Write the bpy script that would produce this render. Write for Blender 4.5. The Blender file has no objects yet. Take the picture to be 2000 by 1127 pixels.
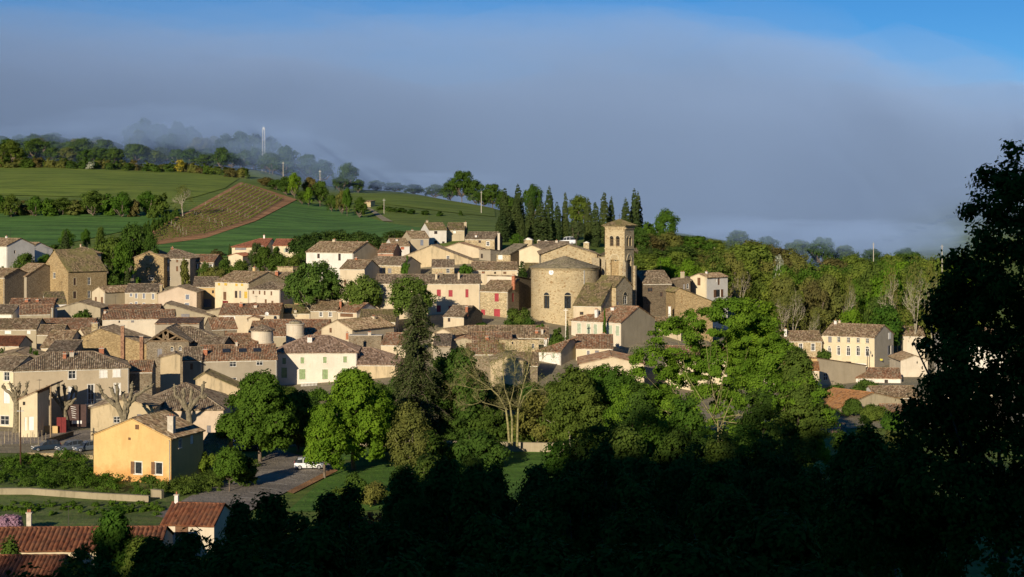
import bpy, math, random
import numpy as np
from mathutils import Vector, noise as mnoise
sc = bpy.context.scene
R = math.radians
# ---------------------------------------------------------------- camera, sky, sun, exposure
F, YH, EYE = 3000.0, 410.0, 36.0          # focal length in photo px, horizon row, eye height
cam = bpy.data.cameras.new('camera'); camo = bpy.data.objects.new('camera', cam)
sc.collection.objects.link(camo); sc.camera = camo
camo.location = (0, 0, EYE); camo.rotation_euler = (R(90), 0, 0)
cam.sensor_width = 36; cam.lens = 36 * F / 2000; cam.shift_y = -(563.5 - YH) / 2000
cam.clip_start = 0.5; cam.clip_end = 9000
AZ, EL = 20.0, 17.0                        # sun behind the camera, to the left, low
SX, SY = math.sin(R(AZ)), math.cos(R(AZ))  # horizontal travel of the light
w = bpy.data.worlds.new('World'); sc.world = w; w.use_nodes = True
nt = w.node_tree; nt.nodes.clear()
sky = nt.nodes.new('ShaderNodeTexSky'); sky.sky_type = 'NISHITA'; sky.sun_disc = False
sky.sun_elevation = R(EL); sky.sun_rotation = R(180 + AZ)
sky.altitude = 1500; sky.air_density = 0.9; sky.dust_density = 0.0; sky.ozone_density = 6.0
bg = nt.nodes.new('ShaderNodeBackground'); bg.inputs[1].default_value = 0.07
hs = nt.nodes.new('ShaderNodeHueSaturation'); hs.inputs['Saturation'].default_value = 1.14
ow = nt.nodes.new('ShaderNodeOutputWorld')
nt.links.new(sky.outputs[0], hs.inputs['Color']); nt.links.new(hs.outputs[0], bg.inputs[0]); nt.links.new(bg.outputs[0], ow.inputs[0])
sun = bpy.data.lights.new('sun', 'SUN'); sun.energy = 4.6; sun.angle = R(0.5); sun.color = (1.0, 0.86, 0.66)
suno = bpy.data.objects.new('sun', sun); sc.collection.objects.link(suno)
suno.rotation_euler = Vector((-SX * math.cos(R(EL)), -SY * math.cos(R(EL)), math.sin(R(EL)))).to_track_quat('Z', 'Y').to_euler()
sc.view_settings.view_transform = 'Standard'; sc.view_settings.look = 'None'
sc.view_settings.exposure = 0.27; sc.view_settings.gamma = 1.0
sc.render.engine = 'CYCLES'
sc.cycles.use_denoising = True
sc.cycles.max_bounces = 5; sc.cycles.diffuse_bounces = 2; sc.cycles.glossy_bounces = 2
sc.cycles.transmission_bounces = 3; sc.cycles.volume_bounces = 0; sc.cycles.transparent_max_bounces = 6
sc.cycles.sample_clamp_indirect = 4
rnd = random.Random(7)

# ---------------------------------------------------------------- helpers
def link(o, parent=None):
    sc.collection.objects.link(o)
    if parent is not None: o.parent = parent
    return o
def tag(o, label=None, cat=None, group=None, kind=None):
    if label: o['label'] = label
    if cat: o['category'] = cat
    if group: o['group'] = group
    if kind: o['kind'] = kind
    return o
def empty(name, loc, rz=0, label=None, cat=None, group=None):
    o = bpy.data.objects.new(name, None); o.empty_display_size = 0.3
    o.location = loc; o.rotation_euler = (0, 0, rz)
    link(o); tag(o, label, cat, group); return o
class MB:
    def __init__(s): s.v = []; s.f = []; s.uv = {}
    def add(s, vs, fs):
        n = len(s.v); s.v += [tuple(p) for p in vs]; s.f += [tuple(i + n for i in f) for f in fs]
    def quad(s, a, b, c, d): s.add([a, b, c, d], [(0, 1, 2, 3)])
    def box(s, x0, x1, y0, y1, z0, z1):
        s.add([(x0,y0,z0),(x1,y0,z0),(x1,y1,z0),(x0,y1,z0),(x0,y0,z1),(x1,y0,z1),(x1,y1,z1),(x0,y1,z1)],
              [(0,3,2,1),(4,5,6,7),(0,1,5,4),(1,2,6,5),(2,3,7,6),(3,0,4,7)])
    def obox(s, o, e, n, u0, u1, t0, t1, z0, z1):
        """box along direction e, thickness along n, from origin o"""
        P = lambda u, t, z: (o[0] + e[0]*u + n[0]*t, o[1] + e[1]*u + n[1]*t, z)
        s.add([P(u0,t0,z0),P(u1,t0,z0),P(u1,t1,z0),P(u0,t1,z0),P(u0,t0,z1),P(u1,t0,z1),P(u1,t1,z1),P(u0,t1,z1)],
              [(0,3,2,1),(4,5,6,7),(0,1,5,4),(1,2,6,5),(2,3,7,6),(3,0,4,7)])
    def tube(s, pts, rad, n=6, caps=True):
        rings = []; m = len(pts)
        for i, p in enumerate(pts):
            p = Vector(p)
            d = (Vector(pts[min(i+1, m-1)]) - Vector(pts[max(i-1, 0)]))
            if d.length < 1e-6: d = Vector((0,0,1))
            d.normalize()
            a = d.orthogonal() if abs(d.z) > .95 else d.cross(Vector((0,0,1)))
            a.normalize(); b = d.cross(a)
            base = len(s.v)
            for k in range(n):
                t = 2*math.pi*k/n
                s.v.append(tuple(p + (a*math.cos(t) + b*math.sin(t))*rad[i]))
            rings.append(base)
        for i in range(m-1):
            for k in range(n):
                s.f.append((rings[i]+k, rings[i]+(k+1)%n, rings[i+1]+(k+1)%n, rings[i+1]+k))
        if caps:
            s.f.append(tuple(rings[-1]+k for k in range(n))); s.f.append(tuple(rings[0]+n-1-k for k in range(n)))
    def lathe(s, prof, n=24, c=(0,0), a0=0, a1=2*math.pi):
        full = abs(a1-a0-2*math.pi) < 1e-6; m = n if full else n+1; base = len(s.v)
        for r, z in prof:
            for k in range(m):
                t = a0+(a1-a0)*k/n; s.v.append((c[0]+r*math.cos(t), c[1]+r*math.sin(t), z))
        for i in range(len(prof)-1):
            for k in range(n):
                k2 = (k+1) % m if full else k+1
                s.f.append((base+i*m+k, base+i*m+k2, base+(i+1)*m+k2, base+(i+1)*m+k))
    def build(s, name, mat, parent=None, smooth=False, label=None):
        me = bpy.data.meshes.new(name); me.from_pydata(s.v, [], s.f); me.update()
        if s.uv:
            uvl = me.uv_layers.new(name='UVMap'); co = np.zeros((len(me.loops), 2), 'f')
            vi = np.zeros(len(me.loops), 'i'); me.loops.foreach_get('vertex_index', vi)
            arr = np.zeros((len(s.v), 2), 'f')
            for k, val in s.uv.items(): arr[k] = val
            co = arr[vi]; uvl.data.foreach_set('uv', co.ravel())
        me.materials.append(mat)
        if smooth: me.polygons.foreach_set('use_smooth', [True]*len(me.polygons))
        o = bpy.data.objects.new(name, me); link(o, parent)
        if label: o['label'] = label
        return o

# ---------------------------------------------------------------- terrain
UC = np.array([-1500,-300,100,300,500,650,800,950,1050,1150,1300,1450,1600,1850,2300,3500], float)
DR = np.array([125,200,250,300,340,380,420,460,550,650,750,850,1000,1300,2600], float)
c100 = [0,0,0,5,9,13,22,27,37,50,60,68,66,45,30]
TB = np.array([c100, c100, c100,
 [0,0,0,4,9,13,20,26,37,49,57,63,62,45,30],
 [0,0,0,3,9,14,19,26,36,47,57,58,50,36,30],
 [0,0,0,4,9,15,21,26,33,41,47,46,40,34,30],
 [0,0,0,6,12,19,25,29,34,42,45,42,36,30,30],
 [0,0,0,8,14,21,26.5,29,32.5,38,36,32,30,30,30],
 [0,0,0,8,12.5,20,26,29,31,32,31,30,30,30,30],
 [0,0,0,6,12,19,25,28.5,30,30,30,28,28,28,28],
 [0,0,0,3,12,17,21,24,26,27,26,24,22,22,22],
 [0,0,0,0,4,9,13,16,20,22,20,17,16,18,22],
 [0,0,0,0,0,2,6,9,12,12,10,10,14,20,25],
 [0,0,0,0,0,1,3,5,6,6,8,16,36,55,60],
 [0,0,0,0,0,1,2,3,4,8,18,35,60,80,80],
 [0,0,0,0,0,1,2,3,4,8,18,35,60,80,80]], float)
UG = np.arange(-1500, 3501, 20.0); DG = np.arange(125, 2601, 5.0)
_t = np.array([np.interp(DG, DR, row) for row in TB])
ZG = np.array([np.interp(UG, UC, _t[:, j]) for j in range(len(DG))]).T
def _blur(a, k, axis):
    ker = np.exp(-0.5*(np.arange(-3*k, 3*k+1)/k)**2); ker /= ker.sum()
    pad = [(0,0),(0,0)]; pad[axis] = (3*k, 3*k)
    b = np.pad(a, pad, 'edge')
    return np.apply_along_axis(lambda m: np.convolve(m, ker, 'valid'), axis, b)
ZG = _blur(_blur(ZG, 3, 1), 2, 0)
PR = np.array([[-200,-110,-99,-85,-74,-60,-40,-8,30,200],[50,56,60,67,75,90,92,96,98,98]], float)   # crest heights of the unseen hill behind, shaped to set its shadow edge
def zt(x, y):
    x = np.asarray(x, float); y = np.asarray(y, float)
    yy = np.maximum(y, 1.0); u = np.clip(1000 + F*x/np.maximum(yy, 125), -1490, 3490); d = np.clip(yy, 125, 2595)
    i = (u+1500)/20.0; j = (d-125)/5.0; i0 = i.astype(int); j0 = j.astype(int)
    i0 = np.minimum(i0, len(UG)-2); j0 = np.minimum(j0, len(DG)-2); fi = i-i0; fj = j-j0
    z = (ZG[i0,j0]*(1-fi)+ZG[i0+1,j0]*fi)*(1-fj)+(ZG[i0,j0+1]*(1-fi)+ZG[i0+1,j0+1]*fi)*fj
    near = np.interp(y, [-1e4,0,20,60,100,132], [34.2,34.2,29.5,17,5.5,0])
    z = np.where(y < 132, np.maximum(near, 0)+z*0, z)
    p = x*SY-y*SX; s = x*SX+y*SY
    t = np.clip(-s/90.0, 0, 1); t = t*t*(3-2*t)
    hill = (np.interp(p, PR[0], PR[1])-9-34.2)*t*np.clip(1-y/60.0, 0, 1)
    return z+hill
def zt1(x, y): return float(zt(x, y))
def P(px, py, D):                # the point at distance D seen at photo pixel (px, py)
    return ((px-1000)*D/F, D, EYE-(py-YH)*D/F)
_HD = np.concatenate([np.arange(20, 130, 1.0), np.arange(130, 2400, 1.5)])
def hit(px, py):                 # where the sight line meets the ground
    x = (px-1000)*_HD/F; z = EYE-(py-YH)*_HD/F; g = zt(x, _HD)
    k = np.nonzero(z <= g)[0]
    k = k[0] if len(k) else int(np.argmin(z-g))
    if k > 0:
        a = z[k-1]-g[k-1]; b = z[k]-g[k]; t = a/(a-b) if a != b else 0; d = _HD[k-1]+(_HD[k]-_HD[k-1])*min(max(t,0),1)
    else: d = _HD[k]
    return ((px-1000)*d/F, d)

# ---------------------------------------------------------------- materials
def N(nt, typ, **kw):
    n = nt.nodes.new(typ)
    for k, v in kw.items():
        if k in n.inputs: n.inputs[k].default_value = v
        else: setattr(n, k, v)
    return n
def newmat(name):
    m = bpy.data.materials.new(name); m.use_nodes = True; nt = m.node_tree; nt.nodes.clear()
    out = nt.nodes.new('ShaderNodeOutputMaterial'); b = nt.nodes.new('ShaderNodeBsdfPrincipled')
    nt.links.new(b.outputs[0], out.inputs[0]); b.inputs['Roughness'].default_value = .85
    b.inputs['Specular IOR Level'].default_value = .25
    return m, nt, b, out
def rgb(c): return (c[0], c[1], c[2], 1)
def mixc(nt, fac, a, b, mode='MIX'):
    n = nt.nodes.new('ShaderNodeMix'); n.data_type = 'RGBA'; n.blend_type = mode
    for sock, v in ((n.inputs[0], fac), (n.inputs[6], a), (n.inputs[7], b)):
        if isinstance(v, bpy.types.NodeSocket): nt.links.new(v, sock)
        elif isinstance(v, (int, float)): sock.default_value = v
        else: sock.default_value = rgb(v)
    return n.outputs[2]
def mapr(nt, v, a, b, c=0, d=1):
    n = nt.nodes.new('ShaderNodeMapRange'); nt.links.new(v, n.inputs[0])
    n.inputs[1].default_value = a; n.inputs[2].default_value = b; n.inputs[3].default_value = c; n.inputs[4].default_value = d
    return n.outputs[0]
def noise(nt, vec, scale, detail=4, rough=.55, sc3=None):
    if sc3 is not None:
        m = nt.nodes.new('ShaderNodeMapping'); m.inputs['Scale'].default_value = sc3; nt.links.new(vec, m.inputs[0]); vec = m.outputs[0]
    n = N(nt, 'ShaderNodeTexNoise', Scale=scale, Detail=detail, Roughness=rough); nt.links.new(vec, n.inputs['Vector'])
    return n.outputs[0]
def bump(nt, b, h, strength=.4, dist=.05):
    n = N(nt, 'ShaderNodeBump', Strength=strength, Distance=dist); nt.links.new(h, n.inputs['Height']); nt.links.new(n.outputs[0], b.inputs['Normal'])
def sc_(c, k): return tuple(min(1, x*k) for x in c)
_M = {}
def plain(name, c, rough=.7, metal=0, var=.15):
    if name in _M: return _M[name]
    m, nt, b, o = newmat(name)
    g = nt.nodes.new('ShaderNodeNewGeometry')
    nz = noise(nt, g.outputs['Position'], 3.0, 3)
    nt.links.new(mixc(nt, mapr(nt, nz, .35, .65), sc_(c, 1-var), sc_(c, 1+var)), b.inputs['Base Color'])
    b.inputs['Roughness'].default_value = rough; b.inputs['Metallic'].default_value = metal
    _M[name] = m; return m
def plaster(name, c, stain=.35, dark=None):
    if name in _M: return _M[name]
    m, nt, b, o = newmat(name); g = nt.nodes.new('ShaderNodeNewGeometry'); pos = g.outputs['Position']
    dark = dark or (c[0]*.55, c[1]*.5, c[2]*.42)
    n1 = noise(nt, pos, .35, 5, .6); n2 = noise(nt, pos, 1.1, 5, .65, (1, 1, .22)); n3 = noise(nt, pos, 6, 3)
    col = mixc(nt, mapr(nt, n1, .35, .7), sc_(c, 1.06), sc_(c, .86))
    col = mixc(nt, mapr(nt, n2, .5, .75, 0, stain), col, dark)
    n4 = noise(nt, pos, 1.8, 6, .75); col = mixc(nt, mapr(nt, n4, .55, .68, 0, .45), col, (c[0]*.72, c[1]*.66, c[2]*.55)); col = mixc(nt, mapr(nt, n3, .3, .7, 0, .3), col, sc_(c, .78))
    nt.links.new(col, b.inputs['Base Color']); bump(nt, b, n3, .25, .03)
    _M[name] = m; return m
def stone(name, c, mortar=None, scale=4.2, contrast=.4):
    if name in _M: return _M[name]
    m, nt, b, o = newmat(name); g = nt.nodes.new('ShaderNodeNewGeometry'); pos = g.outputs['Position']
    mp = nt.nodes.new('ShaderNodeMapping'); mp.inputs['Scale'].default_value = (1, 1, 1.8); nt.links.new(pos, mp.inputs[0])
    v = N(nt, 'ShaderNodeTexVoronoi', Scale=scale); nt.links.new(mp.outputs[0], v.inputs['Vector'])
    e = N(nt, 'ShaderNodeTexVoronoi', Scale=scale, feature='DISTANCE_TO_EDGE'); nt.links.new(mp.outputs[0], e.inputs['Vector'])
    s = nt.nodes.new('ShaderNodeSeparateColor'); nt.links.new(v.outputs['Color'], s.inputs[0])
    mortar = mortar or sc_(c, .8)
    col = mixc(nt, s.outputs[0], sc_(c, 1-contrast), sc_(c, 1+contrast*.7))
    col = mixc(nt, mapr(nt, s.outputs[1], .85, .95), col, (c[0]*.55, c[1]*.42, c[2]*.3))
    col = mixc(nt, mapr(nt, e.outputs['Distance'], .02, .07, 1, 0), col, mortar)
    big = noise(nt, pos, .3, 5, .65)
    col = mixc(nt, mapr(nt, big, .5, .72, 0, .55), col, (c[0]*.5, c[1]*.47, c[2]*.42))
    nt.links.new(col, b.inputs['Base Color']); bump(nt, b, mapr(nt, e.outputs['Distance'], 0, .12), .6, .05)
    _M[name] = m; return m
def tiles(name, c1, c2, c3, moss=(.16,.14,.06), mo=.4):
    """canal tiles: every tile its own fired colour, with lichen in patches"""
    if name in _M: return _M[name]
    m, nt, b, o = newmat(name); uv = nt.nodes.new('ShaderNodeUVMap'); uv.uv_map = 'UVMap'
    mp = nt.nodes.new('ShaderNodeMapping'); mp.inputs['Scale'].default_value = (1/.30, 1/.42, 1); nt.links.new(uv.outputs[0], mp.inputs[0])
    fl = N(nt, 'ShaderNodeVectorMath', operation='FLOOR'); nt.links.new(mp.outputs[0], fl.inputs[0])
    oi = nt.nodes.new('ShaderNodeObjectInfo')
    ad = N(nt, 'ShaderNodeVectorMath', operation='ADD'); nt.links.new(fl.outputs[0], ad.inputs[0]); nt.links.new(oi.outputs['Location'], ad.inputs[1])
    wn = N(nt, 'ShaderNodeTexWhiteNoise', noise_dimensions='3D'); nt.links.new(ad.outputs[0], wn.inputs['Vector'])
    sp = nt.nodes.new('ShaderNodeSeparateColor'); nt.links.new(wn.outputs['Color'], sp.inputs[0])
    g = nt.nodes.new('ShaderNodeNewGeometry'); pos = g.outputs['Position']
    col = mixc(nt, mapr(nt, sp.outputs[0], .2, .8), c1, c2)
    col = mixc(nt, mapr(nt, sp.outputs[1], .68, .8), col, c3)
    col = mixc(nt, mapr(nt, sp.outputs[2], .78, .86, 0, .8), col, sc_(c1, .4))
    n1 = noise(nt, pos, .45, 5, .65); n2 = noise(nt, pos, 2.5, 4, .7)
    col = mixc(nt, mapr(nt, n1, .45, .62, 0, mo), col, moss)
    col = mixc(nt, mapr(nt, n2, .55, .75, 0, .55), col, sc_(moss, 1.5))
    nt.links.new(col, b.inputs['Base Color'])
    sx = nt.nodes.new('ShaderNodeSeparateXYZ'); nt.links.new(mp.outputs[0], sx.inputs[0])
    fr = N(nt, 'ShaderNodeMath', operation='FRACT'); nt.links.new(sx.outputs[1], fr.inputs[0])
    bump(nt, b, fr.outputs[0], .5, .04)
    _M[name] = m; return m
def leafm(name, c1, c2, trans=.25, c3=None):
    if name in _M: return _M[name]
    m, nt, b, o = newmat(name); b.inputs['Roughness'].default_value = .9; b.inputs['Specular IOR Level'].default_value = .04
    at = N(nt, 'ShaderNodeAttribute', attribute_name='rnd'); oi = nt.nodes.new('ShaderNodeObjectInfo')
    g = nt.nodes.new('ShaderNodeNewGeometry'); nz = noise(nt, g.outputs['Position'], .35, 3)
    col = mixc(nt, at.outputs['Fac'], c1, c2)
    col = mixc(nt, mapr(nt, nz, .35, .65, 0, .7), col, c3 or (c1[0]*.55, c1[1]*.68, c1[2]*.8))
    col = mixc(nt, mapr(nt, oi.outputs['Random'], 0, 1, 0, .4), col, (c2[0]*1.15, c2[1]*.95, c2[2]*.8))
    nt.links.new(col, b.inputs['Base Color'])
    t = nt.nodes.new('ShaderNodeBsdfTranslucent'); nt.links.new(mixc(nt, .5, col, (c2[0]*1.3, c2[1]*1.6, c2[2]*.5)), t.inputs[0])
    mx = nt.nodes.new('ShaderNodeMixShader'); mx.inputs[0].default_value = trans
    nt.links.new(b.outputs[0], mx.inputs[1]); nt.links.new(t.outputs[0], mx.inputs[2]); nt.links.new(mx.outputs[0], o.inputs[0])
    _M[name] = m; return m
def grassm(name, c1, c2, c3, s1=.05, s2=.8, row=None):
    if name in _M: return _M[name]
    m, nt, b, o = newmat(name); g = nt.nodes.new('ShaderNodeNewGeometry'); pos = g.outputs['Position']
    n1 = noise(nt, pos, s1, 6, .65); n2 = noise(nt, pos, s2, 5, .7, (1, .45, 1)); n3 = noise(nt, pos, .012, 2); n4 = noise(nt, pos, .12, 4, .75, (.35, 2.2, 1))
    col = mixc(nt, mapr(nt, n1, .35, .65), c1, c2); col = mixc(nt, mapr(nt, n2, .42, .68, 0, .7), col, c3)
    col = mixc(nt, mapr(nt, n3, .4, .6, 0, .5), col, sc_(c2, 1.15)); col = mixc(nt, mapr(nt, n4, .42, .60, 0, .75), col, sc_(c1, .55))
    nt.links.new(col, b.inputs['Base Color']); b.inputs['Roughness'].default_value = .95; bump(nt, b, n2, .6, .35)
    _M[name] = m; return m

CREAM = plaster('cream_render', (.61,.51,.35), .45); WHITE = plaster('white_render', (.72,.68,.60), .25)
PALE = plaster('pale_render', (.64,.56,.43), .45); BEIGE = plaster('beige_render', (.48,.40,.27), .35); OCHRE = plaster('ochre_render', (.60,.43,.20), .25, (.42,.22,.09))
YELLOWY = plaster('yellow_render', (.68,.46,.19), .4, (.52,.24,.07)); PINK = plaster('pink_render', (.60,.48,.35), .35)
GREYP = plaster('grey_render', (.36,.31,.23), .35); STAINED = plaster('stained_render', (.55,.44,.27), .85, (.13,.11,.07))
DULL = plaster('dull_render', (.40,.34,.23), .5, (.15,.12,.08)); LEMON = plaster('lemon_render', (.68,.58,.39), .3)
STN = stone('rubble_stone', (.42,.31,.16)); STNG = stone('grey_stone', (.27,.22,.15)); STNP = stone('pale_stone', (.52,.42,.25))
STND = stone('dark_stone', (.17,.135,.09)); ASH = stone('church_stone', (.52,.42,.25), None, 3.0, .16); ASHG = stone('church_shade_stone', (.42,.35,.23), None, 3.0, .18)  # ASHG: church stone with the weak light of side faces put into its colour
TB_ = tiles('brown_tiles', (.21,.135,.08), (.32,.22,.13), (.44,.34,.22)); TD = tiles('dark_tiles', (.18,.125,.08), (.27,.20,.13), (.40,.32,.22), (.14,.12,.07), .5)
TO = tiles('orange_tiles', (.26,.125,.065), (.36,.205,.115), (.42,.32,.21), (.18,.14,.08), .6); TR = tiles('red_tiles', (.19,.065,.03), (.26,.105,.05), (.15,.06,.035), (.16,.09,.05), .4)
TM = tiles('mossy_tiles', (.15,.115,.06), (.22,.16,.09), (.30,.22,.13), (.17,.16,.05), .75); TV = tiles('villa_tiles', (.36,.13,.07), (.42,.17,.09), (.38,.16,.09), (.3,.15,.08), .15)
TP = tiles('fawn_tiles', (.23,.15,.10), (.34,.23,.16), (.46,.34,.25), (.2,.14,.08), .3); TX = tiles('rust_tiles', (.38,.17,.06), (.45,.24,.10), (.30,.16,.08), (.28,.16,.06), .35)
TG = tiles('slate_stone_tiles', (.20,.17,.115), (.28,.235,.16), (.33,.28,.19), (.19,.17,.09), .5)
def damp(m, z0, z1, c):      # rising damp stain with a ragged edge above the ground
    nt = m.node_tree; b = [n for n in nt.nodes if n.type == 'BSDF_PRINCIPLED'][0]; src = b.inputs['Base Color'].links[0].from_socket
    g = nt.nodes.new('ShaderNodeNewGeometry'); sx = nt.nodes.new('ShaderNodeSeparateXYZ'); nt.links.new(g.outputs['Position'], sx.inputs[0])
    nz = noise(nt, g.outputs['Position'], .7, 5, .7); ad = N(nt, 'ShaderNodeMath', operation='MULTIPLY_ADD'); nt.links.new(nz, ad.inputs[0]); ad.inputs[1].default_value = -4.5; nt.links.new(sx.outputs[2], ad.inputs[2])
    nt.links.new(mixc(nt, mapr(nt, ad.outputs[0], z0-2.2, z1-2.2, .75, 0), src, c), b.inputs['Base Color'])
damp(YELLOWY, .6, 2.2, (.56,.27,.08))
GLASS = plain('window_glass', (.03,.035,.04), .15, 0, .3); WOODW = plain('white_paint', (.75,.73,.68), .5, 0, .05)
CONC = plain('chimney_render', (.50,.45,.36), .9); BRICK = plain('brick', (.38,.15,.08), .9, 0, .3); WCH = plain('white_chimney', (.68,.65,.6), .8)
TIMBER = plain('old_timber', (.24,.17,.10), .85, 0, .3); IRON = plain('iron', (.05,.045,.04), .6); GALV = plain('galvanised', (.42,.43,.43), .45, .4)
SHUT = {'brown': plain('brown_shutter', (.16,.085,.045)), 'red': plain('wine_red_shutter', (.34,.045,.055)), 'green': plain('sage_shutter', (.25,.33,.16)),
 'pgreen': plain('pale_green_shutter', (.36,.42,.30)), 'yellow': plain('yellow_shutter', (.58,.40,.07)), 'white': WOODW, 'grey': plain('grey_shutter', (.22,.21,.21)),
 'blue': plain('blue_grey_shutter', (.20,.22,.27)), 'orange': plain('orange_red_shutter', (.45,.15,.08)), 'teal': plain('teal_door', (.10,.32,.24)), 'rust': plain('dark_red_gate', (.16,.02,.02))}
SURR = plain('pale_surround', (.70,.66,.56), .85); STSUR = plain('stone_surround', (.50,.42,.27), .9)
# ---------------------------------------------------------------- houses
def clip_cols(poly, b, n4=4):
    """vertical scan of a convex (e, d) polygon: list of (e, dmin, dmax)"""
    es = [p[0] for p in poly]; e0, e1 = min(es), max(es); step = b/n4
    k0 = math.floor(e0/step)+1; xs = [e0+1e-4]+[k*step for k in range(k0, math.ceil(e1/step)) if e0+.02 < k*step < e1-.02]+[e1-1e-4]
    out = []
    for x in xs:
        ds = []
        for i in range(len(poly)):
            a, c = poly[i], poly[(i+1) % len(poly)]
            if (a[0]-x)*(c[0]-x) <= 0 and abs(a[0]-c[0]) > 1e-9: ds.append(a[1]+(c[1]-a[1])*(x-a[0])/(c[0]-a[0]))
        if len(ds) >= 2: out.append((x, min(ds), max(ds)))
    return out
def roof_plane(mb, poly, down, rib=.30, amp=None, th=.13):
    """a slope of canal tiles (ribs running down the slope) with a real thickness"""
    pts = [Vector(p) for p in poly]; d = Vector(down); amp = rib*.33 if amp is None else amp
    n = Vector((0, 0, 0))
    for i in range(len(pts)): n += (pts[i]-pts[0]).cross(pts[(i+1) % len(pts)]-pts[0])
    n.normalize()
    if n.z < 0: n = -n
    d = (d-n*d.dot(n)).normalized(); e = d.cross(n).normalized(); o = pts[0]
    loc = [((p-o).dot(e), (p-o).dot(d)) for p in pts]
    cols = clip_cols(loc, rib)
    prev = None
    for x, a, c in cols:
        if c-a < .02: c = a+.02
        h = amp*abs(math.sin(math.pi*x/rib)); base = len(mb.v)
        wob = .02*mnoise.noise(Vector((x*.8+o.x, c*.4, o.y)))*3
        for dd, hh in ((a, h), (c, h), (c, -th), (a, -th)):
            q = o+e*x+d*dd+n*(hh+wob+.05)
            mb.uv[len(mb.v)] = (x+o.x, dd); mb.v.append(tuple(q))
        if prev is not None:
            for k in range(4):
                k2 = (k+1) % 4; mb.f.append((prev+k, base+k, base+k2, prev+k2))
        prev = base
def facade(mb, o, e, n, L, H, holes, tops=None, rec=.16):
    """wall from origin o along e (length L), outward normal n, with true openings; tops = extra outline above H"""
    P3 = lambda u, z, t=0: (o[0]+e[0]*u+n[0]*t, o[1]+e[1]*u+n[1]*t, z)
    us = sorted(set([0, L]+[v for h in holes for v in h[:2]])); zs = sorted(set([0, H]+[v for h in holes for v in h[2:4]]))
    for i in range(len(us)-1):
        for j in range(len(zs)-1):
            uc, zc = (us[i]+us[i+1])/2, (zs[j]+zs[j+1])/2
            if any(h[0] < uc < h[1] and h[2] < zc < h[3] for h in holes): continue
            mb.quad(P3(us[i], zs[j]), P3(us[i+1], zs[j]), P3(us[i+1], zs[j+1]), P3(us[i], zs[j+1]))
    for u0, u1, z0, z1 in holes:
        mb.quad(P3(u0,z0), P3(u0,z0,-rec), P3(u0,z1,-rec), P3(u0,z1)); mb.quad(P3(u1,z0,-rec), P3(u1,z0), P3(u1,z1), P3(u1,z1,-rec))
        mb.quad(P3(u0,z0,-rec), P3(u0,z0), P3(u1,z0), P3(u1,z0,-rec)); mb.quad(P3(u0,z1), P3(u0,z1,-rec), P3(u1,z1,-rec), P3(u1,z1))
        mb.quad(P3(u0,z0,-rec), P3(u1,z0,-rec), P3(u1,z1,-rec), P3(u0,z1,-rec))
    if tops:
        pl = [(0, H)]+[t for t in tops if True]+[(L, H)]
        q = []
        for t in pl:
            if not q or (abs(t[0]-q[-1][0]) > 1e-4 or abs(t[1]-q[-1][1]) > 1e-4): q.append(t)
        q = [(u, z) for u, z in q]
        if len(q) >= 3: mb.add([P3(u, z) for u, z in q], [tuple(range(len(q)))[::-1]])
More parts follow.
